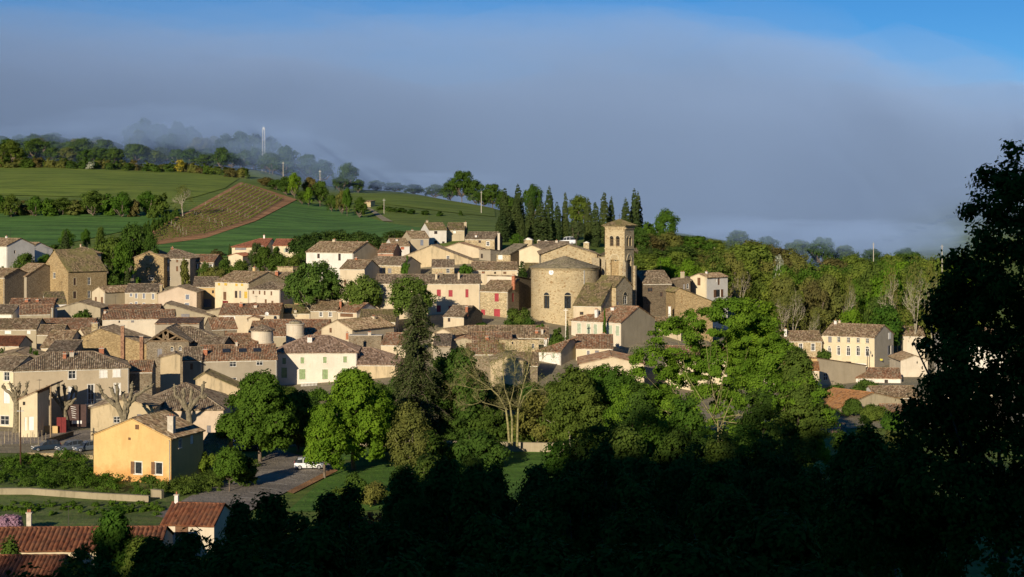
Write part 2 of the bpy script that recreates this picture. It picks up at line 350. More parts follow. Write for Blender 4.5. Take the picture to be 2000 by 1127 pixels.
def make_window(root, o, e, n, u0, u1, z0, z1, style, proud, rec=.16):
    """one window (or door) on a wall plane, its pane, shutters and surround as sub-parts"""
    st = style.split(':'); k = st[0]; col = st[1] if len(st) > 1 else 'white'; sur = st[2] if len(st) > 2 else None
    t = .03 if proud else -rec+.05
    W = u1-u0; Hh = z1-z0
    if k == 'D':
        m = MB(); m.obox(o, e, n, u0+.02, u1-.02, t-.03, t+.02, z0+.01, z1-.02)
        m.obox(o, e, n, u0+W*.2, u0+W*.8, t+.02, t+.04, z0+Hh*.1, z0+Hh*.45); m.obox(o, e, n, u0+W*.2, u0+W*.8, t+.02, t+.04, z0+Hh*.55, z0+Hh*.9)
        wd = m.build('door', SHUT[col], root)
    else:
        fm = IRON if k == 'a' and col == 'dark' else WOODW if k in ('w', 'a', 'o', 'l') else (SHUT['brown'] if k != 's' else SHUT[col])
        m = MB(); b = min(.07, W*.12)
        m.obox(o, e, n, u0+.005, u0+b, t-.03, t+.03, z0+.005, z1-.005); m.obox(o, e, n, u1-b, u1-.005, t-.03, t+.03, z0+.005, z1-.005)
        m.obox(o, e, n, u0+b, u1-b, t-.03, t+.03, z0+.005, z0+b); m.obox(o, e, n, u0+b, u1-b, t-.03, t+.03, z1-b, z1-.005)
        if k in ('w', 'a', 'd') and W > .5: m.obox(o, e, n, (u0+u1)/2-b*.4, (u0+u1)/2+b*.4, t-.02, t+.02, z0+b, z1-b)
        if k in ('w', 'a') and Hh > .8: m.obox(o, e, n, u0+b, u1-b, t-.018, t+.017, z0+Hh*.55-b*.3, z0+Hh*.55+b*.3)
        wd = m.build('window', fm, root)
        if k != 's':
            p = MB(); p.obox(o, e, n, u0+b*.9, u1-b*.9, t-.025, t-.012, z0+b*.9, z1-b*.9); p.build('pane', GLASS, wd)
    if k == 's':
        for a, c in ((u0+.01, (u0+u1)/2-.008), ((u0+u1)/2+.008, u1-.01)):
            s = MB(); s.obox(o, e, n, a, c, t+.03, t+.06, z0+.01, z1-.01)
            for q in (.12, .5, .84): s.obox(o, e, n, a+.03, c-.03, t+.06, t+.08, z0+Hh*q, z0+Hh*q+.06)
            s.build('shutter', SHUT[col], wd)
    if k in 'ol':
        for a, c in ((u0-W*.52, u0-.02), (u1+.02, u1+W*.52))[:1 if k == 'l' else 2]:
            s = MB(); s.obox(o, e, n, a, c, .02, .06, z0, z1)
            for q in (.12, .5, .84): s.obox(o, e, n, a+.03, c-.03, .06, .075, z0+Hh*q, z0+Hh*q+.06)
            s.build('shutter', SHUT[col], wd)
    if sur:
        s = MB(); g = .11; tt = .025
        s.obox(o, e, n, u0-g, u0, -.02, tt, z0, z1+g); s.obox(o, e, n, u1, u1+g, -.02, tt, z0, z1+g); s.obox(o, e, n, u0, u1, -.02, tt, z1, z1+g)
        s.obox(o, e, n, u0-g-.05, u1+g+.05, -.02, .08, z0-.1, z0)
        s.build('surround', SURR if sur == 'p' else STSUR, wd)
    if k == 'a':      # arched head above the opening
        s = MB(); r = W/2; cx = (u0+u1)/2
        pts = [(cx-r*math.cos(math.pi*i/8), z1+r*math.sin(math.pi*i/8)) for i in range(9)]
        Q = lambda u, z, t_: (o[0]+e[0]*u+n[0]*t_, o[1]+e[1]*u+n[1]*t_, z)
        s.add([Q(u, z, .012) for u, z in pts], [tuple(range(9))[::-1]]); s.build('pane', GLASS, wd)
        s = MB()
        for i in range(8):
            a0, a1 = math.pi*i/8, math.pi*(i+1)/8
            A = [Q(cx-rr*math.cos(aa), z1+rr*math.sin(aa), tt) for tt in (-.01, .05) for rr in (r, r+.13) for aa in (a0, a1)]
            s.add(A, [(4,5,7,6),(0,2,3,1),(2,6,7,3),(0,1,5,4)])
        s.build('arch', STSUR if sur != 'p' else SURR, wd)
    return wd
def chimney(root, u, v, zr, zt_, wd, mat, pots=2):
    m = MB(); dp = wd*.75
    m.box(u-wd/2, u+wd/2, v-dp/2, v+dp/2, zr-.8, zt_-.12)
    c = m.build('chimney', mat, root)
    k = MB(); k.box(u-wd/2-.07, u+wd/2+.07, v-dp/2-.07, v+dp/2+.07, zt_-.12, zt_-.02)
    k.build('chimney_cap', CONC if mat is not CONC else mat, c)
    p = MB()
    for i in range(pots):
        cx = u+(i-(pots-1)/2)*wd*.45; p.lathe([(.09, zt_-.02), (.08, zt_+.25), (.02, zt_+.27)], 8, (cx, v))
    p.build('chimney_pot', BRICK, c)
HN = []
def house(label, xl, xr, ye, D, a=0, dp=9, roof='x', pitch=.38, wall=CREAM, tile=TB_, wins=(), chim=(), apex=.5, yr=None, drop=None,
          over=.3, rib=.30, name='house', cat='house', genoise=True, base=None, sidewall=None, gutter=False, front_open=False, group=None, D2=None):
    gutter = gutter or (genoise and rnd.random() < .4)
    ar = R(a); ca, sa = math.cos(ar), math.sin(ar)
    Lx, Ly, ze = P(xl, ye, D); kk = (xr-1000)/F
    W = (kk*Ly-Lx)/(ca-kk*sa)
    cs = [(Lx, Ly), (Lx+W*ca, Ly+W*sa), (Lx-dp*sa, Ly+dp*ca), (Lx+W*ca-dp*sa, Ly+W*sa+dp*ca)]
    zb = min(zt1(x, y) for x, y in cs)-.6
    if base is not None: zb = base
    zb = min(zb, ze-2.2)
    root = empty(name, (Lx, Ly, zb), ar, label, cat, group)
    H = ze-zb
    loc = lambda x, y: ((x-Lx)*ca+(y-Ly)*sa, -(x-Lx)*sa+(y-Ly)*ca)
    # wall heights at the four corners (front-left, front-right, back-right, back-left)
    rise = pitch*(dp/2 if roof in ('x', 'hip', 'hipr', 'hipl') else W*max(apex, 1-apex) if roof == 'g' else dp)
    hf = hb = H
    HR = H if yr is None else EYE-(yr-YH)*(Ly+W*sa)/F-zb
    if roof == 'shedb': hb = H-pitch*dp
    if roof == 'shedf': hb = H+pitch*dp
    faces = {'F': ((0, 0), (1, 0), (0, -1), W), 'R': ((W, 0), (0, 1), (1, 0), dp), 'B': ((W, dp), (-1, 0), (0, 1), W), 'L': ((0, dp), (0, -1), (-1, 0), dp)}
    mr = pitch*(dp/2)
    if roof == 'x': zr = H+mr
    elif roof == 'g': zr = max(H, HR)+pitch*W*.5
    else: zr = H+mr
    tops = {'F': (H, []), 'R': (H, []), 'B': (H, []), 'L': (H, [])}
    if roof == 'x': tops['R'] = (H, [(dp/2, zr)]); tops['L'] = (H, [(dp/2, zr)])
    if roof == 'g':
        lo = min(H, HR); ua = W*apex
        tops['F'] = (lo, [(0, H), (ua, zr), (W, HR)]); tops['B'] = (lo, [(0, HR), (W-ua, zr), (W, H)]); tops['R'] = (HR, []); tops['L'] = (H, [])
        if front_open: tops['F'] = (lo, [])
    if roof == 'shedb': tops['R'] = (hb, [(0, H)]); tops['L'] = (hb, [(dp, H)]); tops['B'] = (hb, [])
    if roof == 'shedf': tops['R'] = (H, [(dp, hb)]); tops['L'] = (H, [(0, hb)]); tops['B'] = (hb, [])
    if roof == 'flat': pass
    holes = {k: [] for k in faces}; wl = []
    for wv in wins:
        face, px, py, wp, hp, style = wv
        (ox, oy), (ex, ey), (nx, ny), L = faces[face]
        if face == 'L': fx, fy, dx, dy = cs[2][0], cs[2][1], sa, -ca
        elif face == 'R': fx, fy, dx, dy = cs[1][0], cs[1][1], -sa, ca
        else: fx, fy, dx, dy = Lx, Ly, ca, sa
        def usolve(p_):
            k_ = (p_-1000)/F; den = dx-k_*dy
            return (k_*fy-fx)/den if abs(den) > 1e-3 else L/2
        ua, ub = usolve(px-wp/2), usolve(px+wp/2); ua, ub = min(ua, ub), max(ua, ub)
        um = (ua+ub)/2; Dd = fy+um*dy
        if ub-ua > 2.2 and hp < wp*1.6 and style[0] != 'D' and wp < 14: ua, ub = um-.6, um+.6
        za = EYE-(py+hp/2-YH)*Dd/F-zb; zc = EYE-(py-hp/2-YH)*Dd/F-zb
        ua = max(ua, .12); ub = min(ub, L-.12); za = max(za, .1)
        if ub-ua < .15 or zc-za < .2: continue
        top = tops[face][0]; proud = zc > top-.08
        if style[0] != 'D' and any(h[0]-.1 < ub and h[1]+.1 > ua and h[2]-.1 < zc and h[3]+.1 > za for h in holes[face]): continue
        if not proud: holes[face].append((ua, ub, za, zc))
        wl.append((face, ua, ub, za, zc, style, proud))
    bodies = {}
    for k, ((ox, oy), e_, n_, L) in faces.items():
        mt = wall if k in 'FB' or sidewall is None else sidewall  # some sides are other masonry; on others shade is put into a darker colour
        mb = bodies.setdefault(k if sidewall is not None else 'all', (MB(), mt))[0]
        facade(mb, (ox, oy), e_, n_, L, tops[k][0], holes[k], tops[k][1])
    first = True
    for nm, (mb, mt) in bodies.items():
        mb.build('wall', mt, root, label=None if mt is wall else 'side wall coloured apart from the front')
    for face, ua, ub, za, zc, style, proud in wl:
        (ox, oy), e_, n_, L = faces[face]
        make_window(root, (ox, oy), e_, n_, ua, ub, za, zc, style, proud)
    # roof
    rm = MB(); vo = .12; ov = over
    if roof == 'x':
        roof_plane(rm, [(-vo,-ov,H-ov*pitch),(W+vo,-ov,H-ov*pitch),(W+vo,dp/2,zr),(-vo,dp/2,zr)], (0,-1,-pitch), rib)
        roof_plane(rm, [(-vo,dp/2,zr),(W+vo,dp/2,zr),(W+vo,dp+ov,H-ov*pitch),(-vo,dp+ov,H-ov*pitch)], (0,1,-pitch), rib)
        rm2 = [(-vo, dp/2, zr+.06), (W+vo, dp/2, zr+.06)]; caps = [rm2]
    elif roof == 'g':
        ua = W*apex; pl = (zr-H)/max(ua, .1); pr = (zr-HR)/max(W-ua, .1)
        roof_plane(rm, [(-ov,-vo,H-ov*pl),(-ov,dp+vo,H-ov*pl),(ua,dp+vo,zr),(ua,-vo,zr)], (-1,0,-pl), rib)
        roof_plane(rm, [(ua,-vo,zr),(ua,dp+vo,zr),(W+ov,dp+vo,HR-ov*pr),(W+ov,-vo,HR-ov*pr)], (1,0,-pr), rib)
        caps = [[(ua, -vo, zr+.06), (ua, dp+vo, zr+.06)]]
    elif roof in ('hip', 'hipr', 'hipl'):
        hl = dp/2 if roof in ('hip', 'hipl') else -vo; hr = dp/2 if roof in ('hip', 'hipr') else -vo
        if hl+hr > W-.2 and roof == 'hip': hl = hr = W/2-.1
        e0 = H-ov*pitch; A, B = (-ov if hl > 0 else -vo), (W+ov if hr > 0 else W+vo); r0, r1 = hl, W-hr
        roof_plane(rm, [(A,-ov,e0),(B,-ov,e0),(r1,dp/2,zr),(r0,dp/2,zr)], (0,-1,-pitch), rib)
        roof_plane(rm, [(r0,dp/2,zr),(r1,dp/2,zr),(B,dp+ov,e0),(A,dp+ov,e0)], (0,1,-pitch), rib)
        caps = [[(r0, dp/2, zr+.06), (r1, dp/2, zr+.06)]]
        if hl > 0:
            roof_plane(rm, [(A,-ov,e0),(r0,dp/2,zr),(A,dp+ov,e0)], (-1,0,-pitch), rib); caps += [[(A,-ov,e0+.06),(r0,dp/2,zr+.06)],[(A,dp+ov,e0+.06),(r0,dp/2,zr+.06)]]
        if hr > 0:
            roof_plane(rm, [(B,-ov,e0),(B,dp+ov,e0),(r1,dp/2,zr)], (1,0,-pitch), rib); caps += [[(B,-ov,e0+.06),(r1,dp/2,zr+.06)],[(B,dp+ov,e0+.06),(r1,dp/2,zr+.06)]]
        if hl <= 0: facade_tri = True
        gm = MB()
        if hl <= 0: gm.add([(0,0,H),(0,dp,H),(0,dp/2,zr)], [(0,2,1)])
        if hr <= 0: gm.add([(W,0,H),(W,dp,H),(W,dp/2,zr)], [(0,1,2)])
        if gm.v: gm.build('gable', sidewall or wall, root)
    elif roof == 'shedb':
        roof_plane(rm, [(-vo,-ov,H+ov*pitch),(W+vo,-ov,H+ov*pitch),(W+vo,dp+ov,hb-ov*pitch),(-vo,dp+ov,hb-ov*pitch)], (0,1,-pitch), rib); caps = []; zr = H
    elif roof == 'shedf':
        roof_plane(rm, [(-vo,-ov,H-ov*pitch),(W+vo,-ov,H-ov*pitch),(W+vo,dp+ov,hb+ov*pitch),(-vo,dp+ov,hb+ov*pitch)], (0,-1,-pitch), rib); caps = [[(-vo, dp+ov, hb+ov*pitch+.06), (W+vo, dp+ov, hb+ov*pitch+.06)]]; zr = hb
    else:
        rm.box(-.1, W+.1, -.1, dp+.1, H+.002, H+.12); caps = []
    for cp in caps:
        b0 = len(rm.v); Lc = (Vector(cp[1])-Vector(cp[0])).length; nseg = max(2, int(Lc/.4))
        pts = [Vector(cp[0]).lerp(Vector(cp[1]), i/nseg) for i in range(nseg+1)]
        rm.tube(pts, [.11 if i % 2 else .135 for i in range(nseg+1)], 6)
        for q in range(b0, len(rm.v)): rm.uv[q] = (rm.v[q][0]*2+rm.v[q][1]*2, rm.v[q][2])
    rm.build('roof' if roof != 'flat' else 'coping', tile if roof != 'flat' else CONC, root)
    def roofz(u, v):
        if roof in ('x', 'hip', 'hipr', 'hipl'): return zr-abs(v-dp/2)*pitch
        if roof == 'g':
            ua = W*apex
            return zr-(ua-u)*(zr-H)/max(ua, .1) if u < ua else zr-(u-ua)*(zr-HR)/max(W-ua, .1)
        if roof == 'shedb': return H-v*pitch
        if roof == 'shedf': return H+v*pitch
        return H
    for c in chim:    # (px, py_top, width px, depth fraction, material)
        px, pyt, wp, tv, mt = c[:5]
        v = tv*dp; ox, oy = Lx-v*sa, Ly+v*ca; k_ = (px-1000)/F; u = (k_*oy-ox)/(ca-k_*sa)
        u = min(max(u, .3), W-.3) if len(c) < 6 else u
        Dd = oy+u*sa; ztp = EYE-(pyt-YH)*Dd/F-zb; r_ = roofz(u, v); ztp = max(ztp, r_+.6)
        chimney(root, u, v, r_, min(ztp, r_+3.5), max(.4, wp*Dd/F), mt, 1 if wp < 6 else 2)
    if genoise and roof in ('x', 'hip', 'hipr', 'hipl', 'shedf'):
        g = MB(); g.box(0, W, -.10, -.002, H-.34-ov*pitch*.3, H-.16-ov*pitch*.3)
        nn = int(W/.3)
        for i in range(nn): g.box(.05+i*W/nn, .05+i*W/nn+.17, -.19, -.10, H-.22-ov*pitch*.3, H-.12-ov*pitch*.3)
        g.build('cornice', SURR, root)
    if gutter:
        g = MB(); g.tube([(W-.15, -.08, .2), (W-.15, -.08, H-.35), (W-.15, -ov, H-.2)], [.05]*3, 6); g.build('downpipe', GALV, root)
    HN.append(root)
    return root, W, H, zr
# ---------------------------------------------------------------- ground
def grid_axis(segs):
    out = []
    for a, b, st in segs: out += list(np.arange(a, b, st))
    return np.array(out+[segs[-1][1]])
gx = grid_axis([(-3000,-1000,100),(-1000,-400,20),(-400,-180,6),(-180,180,3),(180,400,6),(400,1000,20),(1000,3000,100)])
gy = grid_axis([(-400,-140,20),(-140,0,6),(0,260,4),(260,760,4),(760,1100,8),(1100,4000,100)])
def heightmesh(name, gx, gy, zf, mat):
    X, Y = np.meshgrid(gx, gy); Z = zf(X, Y); v = np.stack([X, Y, Z], -1).reshape(-1, 3); nx, ny = len(gx), len(gy)
    i = np.arange(nx*ny).reshape(ny, nx); f = np.stack([i[:-1,:-1], i[:-1,1:], i[1:,1:], i[1:,:-1]], -1).reshape(-1, 4)
    return meshnp(name, v, f, mat, smooth=True)
def meshnp(name, v, f, mat, parent=None, smooth=False, rnd_=None):
    me = bpy.data.meshes.new(name); k = f.shape[1]
    me.vertices.add(len(v)); me.vertices.foreach_set('co', np.asarray(v, 'f').ravel())
    me.loops.add(f.size); me.loops.foreach_set('vertex_index', np.asarray(f, 'i').ravel())
    me.polygons.add(len(f)); me.polygons.foreach_set('loop_start', np.arange(0, f.size, k, dtype='i'))
    me.polygons.foreach_set('loop_total', np.full(len(f), k, 'i'))
    if smooth: me.polygons.foreach_set('use_smooth', np.ones(len(f), bool))
    if rnd_ is not None:
        at = me.attributes.new('rnd', 'FLOAT', 'FACE'); at.data.foreach_set('value', np.asarray(rnd_, 'f'))
    me.update(calc_edges=True); me.materials.append(mat)
    o = bpy.data.objects.new(name, me); link(o, parent); return o
GRASS = grassm('meadow_grass', (.095,.155,.020), (.145,.20,.028), (.19,.21,.05))
WHEAT = grassm('green_wheat', (.060,.145,.024), (.085,.19,.032), (.13,.21,.05), .03, .5)
MEAD = grassm('yellow_green_meadow', (.115,.185,.020), (.18,.235,.028), (.17,.19,.04), .03, .6)
LAWN = grassm('short_lawn', (.07,.17,.015), (.11,.23,.025), (.13,.19,.04), .2, 1.5)
SCRUBG = grassm('rough_grass', (.09,.15,.025), (.15,.20,.04), (.20,.18,.08), .3, 1.2)
SOIL = grassm('red_soil', (.34,.17,.07), (.42,.22,.10), (.30,.20,.09), .1, 1.5)
VGR = grassm('vineyard_floor', (.36,.20,.09), (.31,.18,.08), (.29,.19,.08), .06, .4)
DUST = grassm('village_ground', (.36,.30,.20), (.28,.24,.15), (.18,.20,.09), .2, 1.5)
ASPH = grassm('old_asphalt', (.27,.235,.19), (.33,.285,.23), (.21,.18,.14), .35, 2.5)
tag(heightmesh('ground', gx, gy, lambda X, Y: zt(X, Y), GRASS), kind='structure')
def dens(pts, st=14):
    out = []
    for a, b in zip(pts[:-1], pts[1:]):
        n = max(1, int(math.hypot(b[0]-a[0], b[1]-a[1])/st))
        out += [(a[0]+(b[0]-a[0])*i/n, a[1]+(b[1]-a[1])*i/n) for i in range(n)]
    return out+[pts[-1]]
def resamp(pts, n):
    d = [0]
    for a, b in zip(pts[:-1], pts[1:]): d.append(d[-1]+math.hypot(b[0]-a[0], b[1]-a[1]))
    q = np.linspace(0, d[-1], n)
    return np.stack([np.interp(q, d, [p[0] for p in pts]), np.interp(q, d, [p[1] for p in pts])], -1)
def loft(name, near, far, mat, lift=.15, rows=24, cols=40):
    A = resamp([hit(*p) for p in dens(near)], cols); B = resamp([hit(*p) for p in dens(far)], cols)
    t = np.linspace(0, 1, rows)[:, None, None]; G = A[None]*(1-t)+B[None]*t
    Z = zt(G[..., 0], G[..., 1])+lift; v = np.concatenate([G, Z[..., None]], -1).reshape(-1, 3)
    i = np.arange(rows*cols).reshape(rows, cols); f = np.stack([i[:-1,:-1], i[:-1,1:], i[1:,1:], i[1:,:-1]], -1).reshape(-1, 4)
    o = meshnp(name, v, f, mat, smooth=True); tag(o, kind='structure'); return A, B
loft('green_field', [(-120,492),(60,489),(180,466),(296,440)], [(-120,417),(60,417),(180,418),(338,412)], WHEAT, .2)
loft('green_field', [(296,500),(380,505),(470,503),(580,484),(760,462),(930,462)], [(300,480),(400,466),(500,434),(580,392),(655,408),(770,440)], WHEAT, .22)
loft('vineyard_soil', [(297,481),(400,467),(500,433),(580,391)], [(297,447),(360,418),(420,385),(470,357)], SOIL, .3)
VA, VB = loft('vineyard_floor', [(300,475),(400,460),(490,432),(556,391)], [(304,449),(368,420),(424,389),(476,360)], VGR, .36, 30, 50)
loft('meadow', [(-120,378),(150,385),(330,400),(440,368)], [(-120,322),(150,326),(330,333),(468,349)], MEAD, .2)
loft('meadow', [(690,392),(800,405),(900,418),(968,424)], [(690,372),(800,372),(900,382),(965,404)], MEAD, .2)
loft('track', [(748,433),(768,434)], [(722,412),(730,411)], DUST, .25, 16, 3)
loft('track', [(722,412),(730,411)], [(708,404),(714,403)], DUST, .26, 10, 3)
# village ground, street and car park (flat valley floor is z = 0)
def flat(name, pxs, mat, lift):
    pts = [hit(*p) for p in pxs]
    bm = MB(); bm.add([(x, y, lift+zt1(x, y)) for x, y in pts], [tuple(range(len(pts)))[::-1]]); tag(bm.build(name, mat), kind='structure')
loft('village_ground', [(-400,846),(400,846),(900,838),(1500,840),(2100,830)], [(-400,640),(300,640),(900,640),(1400,660),(2100,690)], DUST, .05, 60, 80)
loft('village_ground', [(-400,640),(300,640),(900,640),(1400,660),(2100,690)], [(-400,540),(400,510),(850,480),(1250,500),(1560,640)], DUST, .05, 60, 80)
loft('street', [(-300,880),(100,866),(240,858),(420,872),(700,868),(900,880)], [(-300,842),(100,844),(240,838),(420,846),(700,842),(900,842)], ASPH, .09, 6, 60)
loft('car_park', [(300,1010),(430,1030),(560,962),(652,918)], [(380,966),(470,925),(515,895),(545,878)], ASPH, .12, 12, 30)
loft('car_park', [(652,918),(640,905)], [(545,878),(500,868)], ASPH, .13, 12, 6)
loft('gravel_strip', [(572,966),(660,921)], [(560,962),(650,916)], SOIL, .14, 3, 10)
loft('lawn', [(560,1000),(700,1000),(900,980),(1150,975)], [(660,912),(720,890),(900,876),(1150,880)], LAWN, .06, 16, 40)
loft('lawn', [(545,888),(640,902),(720,896)], [(540,876),(640,880),(780,872)], LAWN, .07, 6, 20)
loft('plot', [(-300,885),(60,886),(186,892)], [(-300,851),(60,852),(186,850)], DUST, .08, 8, 30)
loft('rough_grass', [(-300,1150),(100,1150),(420,1080)], [(-300,880),(100,888),(380,915)], SCRUBG, .04, 40, 60)
# painted bays on the asphalt
PAINT = plain('road_paint', (.55,.53,.48), .8)
PK = empty('parking_bay_marking', (*hit(560,930), 0), 0, 'worn white bay lines painted across the sunlit car park', 'road marking')
for i in range(9):
    t = i/8; a = hit(636-t*150, 912+t*74); b = hit(598-t*150, 905+t*78)
    d = Vector((b[0]-a[0], b[1]-a[1])).normalized()*min(4.6, math.dist(a, b)); nrm = Vector((-d.y, d.x)).normalized()*.06
    ox, oy = PK.location.x, PK.location.y; m = MB()
    m.quad(*[(x-ox, y-oy, .15) for x, y in ((a[0]-nrm.x, a[1]-nrm.y), (a[0]+nrm.x, a[1]+nrm.y), (a[0]+d.x+nrm.x, a[1]+d.y+nrm.y), (a[0]+d.x-nrm.x, a[1]+d.y-nrm.y))])
    m.build('line', PAINT, PK)

# ---------------------------------------------------------------- fog bank lying on the hills (nested so that its top thins out)
def fog(name, d_left, d_mid, d_right, top, ramp, density, amp, seed):
    xs = np.arange(-2600, 2601, 50.0); ys = np.arange(450, 3301, 37.5)
    X, Y = np.meshgrid(xs, ys)
    U = X/Y*3000+1000
    d0 = np.interp(U, [-600,0,440,560,700,1000,1300,1600,1900,2400], [d_left,d_left,d_left*.98,d_left*.9,d_mid*1.08,d_mid,d_right,d_right*.93,d_right*1.32,d_right*1.45])
    nz = np.array([[mnoise.noise(Vector((x/210+seed, y/260, seed)))+.5*mnoise.noise(Vector((x/90+seed, y/110, seed*2))) for x in xs] for y in ys])
    d0 = d0+nz*45
    t = np.clip((Y-d0)/ramp, 0, 1); S = 1-(1-t)**2
    back = np.clip((3300-Y)/300, 0, 1); T = top+amp*nz+ (U-1000)*-.022
    G0 = zt(X, Y)-8; Z = np.where(t > 0, G0+np.maximum(T-G0, 5)*S, G0-4)*back-12*(1-back)
    ny, nx = X.shape; v = np.stack([X, Y, Z], -1).reshape(-1, 3); n = len(v)
    vb = v.copy(); vb[:, 2] = -16
    i = np.arange(n).reshape(ny, nx)
    f = [np.stack([i[:-1,:-1], i[:-1,1:], i[1:,1:], i[1:,:-1]], -1).reshape(-1, 4)]; f.append(f[0][:, ::-1]+n)
    for e in (i[0], i[-1][::-1], i[:, 0][::-1], i[:, -1]): f.append(np.stack([e[1:], e[:-1], e[:-1]+n, e[1:]+n], -1)[:, ::-1])
    m = bpy.data.materials.new('fog_air'); m.use_nodes = True; t_ = m.node_tree; t_.nodes.clear()
    out = t_.nodes.new('ShaderNodeOutputMaterial'); pv = t_.nodes.new('ShaderNodeVolumePrincipled')
    pv.inputs['Color'].default_value = FOGC; pv.inputs['Density'].default_value = density; pv.inputs['Anisotropy'].default_value = -0.3
    t_.links.new(pv.outputs[0], out.inputs['Volume']); m.cycles.homogeneous_volume = True
    o = meshnp(name, np.concatenate([v, vb]), np.concatenate(f), m, smooth=True); tag(o, kind='stuff'); return o
FOGC = (.32, .48, .81, 1)
fog('fog_bank', 700, 620, 590, 188, 560, .0012, 52, 3.1)
fog('fog_bank', 730, 645, 615, 158, 450, .0022, 44, 5.7)
fog('fog_bank', 760, 680, 650, 128, 370, .0042, 26, 8.3)

def wisp(px, py, D, w, h, dep, density, seed):
    x, y, z = P(px, py, D); rx, rz = w*D/F/2, h*D/F/2; m = MB(); nu, nv = 28, 14; rr = lambda a, b: 1+.45*mnoise.noise(Vector((math.cos(a)*1.6+seed, math.sin(a)*1.6, b*1.5)))+.2*mnoise.noise(Vector((math.cos(a)*4+seed, math.sin(a)*4, b*4)))
    for j in range(nv+1):
        b = math.pi*j/nv
        for i in range(nu):
            a = 2*math.pi*i/nu; q = rr(a, b) if 0 < j < nv else 1; m.v.append((rx*q*math.sin(b)*math.cos(a), dep/2*q*math.sin(b)*math.sin(a), rz*q*math.cos(b)))
    for j in range(nv):
        for i in range(nu): i2 = (i+1) % nu; m.f.append((j*nu+i, (j+1)*nu+i, (j+1)*nu+i2, j*nu+i2))
    mt = bpy.data.materials.get('fog_air').copy(); mt.node_tree.nodes['Principled Volume'].inputs['Density'].default_value = density
    o = m.build('mist', mt, None, True); o.location = (x, y, z); tag(o, kind='stuff')
for i, a in enumerate([(300,250,800,420,90,90,.005),(430,262,770,380,80,80,.0045),(120,270,800,400,60,80,.0035),(560,290,720,260,70,60,.005),(660,330,690,220,50,60,.0045),(820,352,700,300,34,60,.006),(1560,452,560,420,50,60,.0045),(1720,462,600,360,70,80,.0045),(1400,440,600,300,40,60,.0035),
    (180,70,1250,520,90,260,.0016),(520,92,1300,420,70,240,.0016),(820,62,1300,500,80,260,.0014),(1180,88,1250,460,90,240,.0016),(1500,120,1200,420,90,220,.0018),(1820,160,1150,420,80,220,.0018),(350,160,1000,460,110,90,.002)]): wisp(*a, i*7.3+1)
# ---------------------------------------------------------------- trees
def leaves(rng, lobes, nclump, nleaf, cr, ls, up=.25, flat_=.75, bottom=-.55, droop=0):
    lobes = np.array(lobes, float); vol = lobes[:, 3]*lobes[:, 4]*lobes[:, 5]; vol = vol**.67
    li = rng.choice(len(lobes), nclump, p=vol/vol.sum()); L = lobes[li]
    d = rng.normal(size=(nclump, 3)); d /= np.linalg.norm(d, axis=1)[:, None]
    d[:, 2] = np.where(d[:, 2] < bottom, -d[:, 2], d[:, 2])
    r = rng.uniform(.62, 1.0, nclump)**.7
    cc = L[:, :3]+d*r[:, None]*L[:, 3:6]
    cs = rng.uniform(.55, 1.35, nclump)*cr
    ci = rng.integers(0, nclump, nleaf)
    off = rng.normal(size=(nleaf, 3)); off *= (rng.uniform(.3, 1, nleaf)/np.linalg.norm(off, axis=1))[:, None]
    off[:, 2] *= flat_
    p = cc[ci]+off*cs[ci][:, None]
    if droop: p[:, 2] -= droop*np.linalg.norm(off[:, :2]*cs[ci][:, None], axis=1)
    nrm = off*1.0+d[ci]*.9+rng.normal(size=(nleaf, 3))*.45; nrm[:, 2] += up
    return quads(rng, p, nrm, ls)
def quads(rng, p, nrm, ls, asp=.6):
    n = len(p); nrm = nrm/np.linalg.norm(nrm, axis=1)[:, None]
    t = rng.normal(size=(n, 3)); t -= nrm*np.sum(t*nrm, 1)[:, None]; t /= np.linalg.norm(t, axis=1)[:, None]
    b = np.cross(nrm, t); s = (ls*rng.uniform(.6, 1.4, n))[:, None]
    v = np.stack([p-t*s, p-b*s*asp, p+t*s, p+b*s*asp], 1).reshape(-1, 3)
    return v, np.arange(4*n).reshape(n, 4), rng.uniform(0, 1, n)
def wood_limbs(rng, lobes, base_r, fork, lean=(0, 0), n=6, multi=1, extra=2):
    m = MB()
    for q in range(multi):
        ang = 2*math.pi*q/max(1, multi)+.5; sp = .35*(multi > 1)
        f = Vector((lean[0]+sp*math.cos(ang)*fork*.4, lean[1]+sp*math.sin(ang)*fork*.4, fork))
        b = Vector((sp*math.cos(ang)*.8, sp*math.sin(ang)*.8, -.4)); mid = b.lerp(f, .5)+Vector((rng.uniform(-.1, .1), rng.uniform(-.1, .1), 0))*fork*.15
        r0 = base_r/(multi**.5)
        m.tube([b, b+(mid-b)*.15, mid, f], [r0*1.5, r0*1.05, r0*.85, r0*.7], n)
        for k, L in enumerate(lobes):
            if k % multi != q: continue
            c = Vector(L[:3]); st = mid.lerp(f, rng.uniform(.5, 1)); v = c-st; pr = st
            pts = [st]; rs = [r0*.5]
            for s in range(1, 4):
                t = s/3; pts.append(st+v*t+Vector(rng.uniform(-1, 1, 3))*v.length*.07+Vector((0, 0, -v.length*.1*math.sin(math.pi*t)))); rs.append(r0*.5*(1-t)+.02)
            m.tube(pts, rs, 5)
            for e in range(extra):
                s0 = pts[1+e % 2]; dv = Vector(rng.normal(size=3)); dv.z = abs(dv.z); dv = dv.normalized()*L[3]*.85
                m.tube([s0, s0+dv*.5+Vector((0,0,-.1*L[3])), c+dv], [r0*.24, r0*.14, .02], 4)
    return m
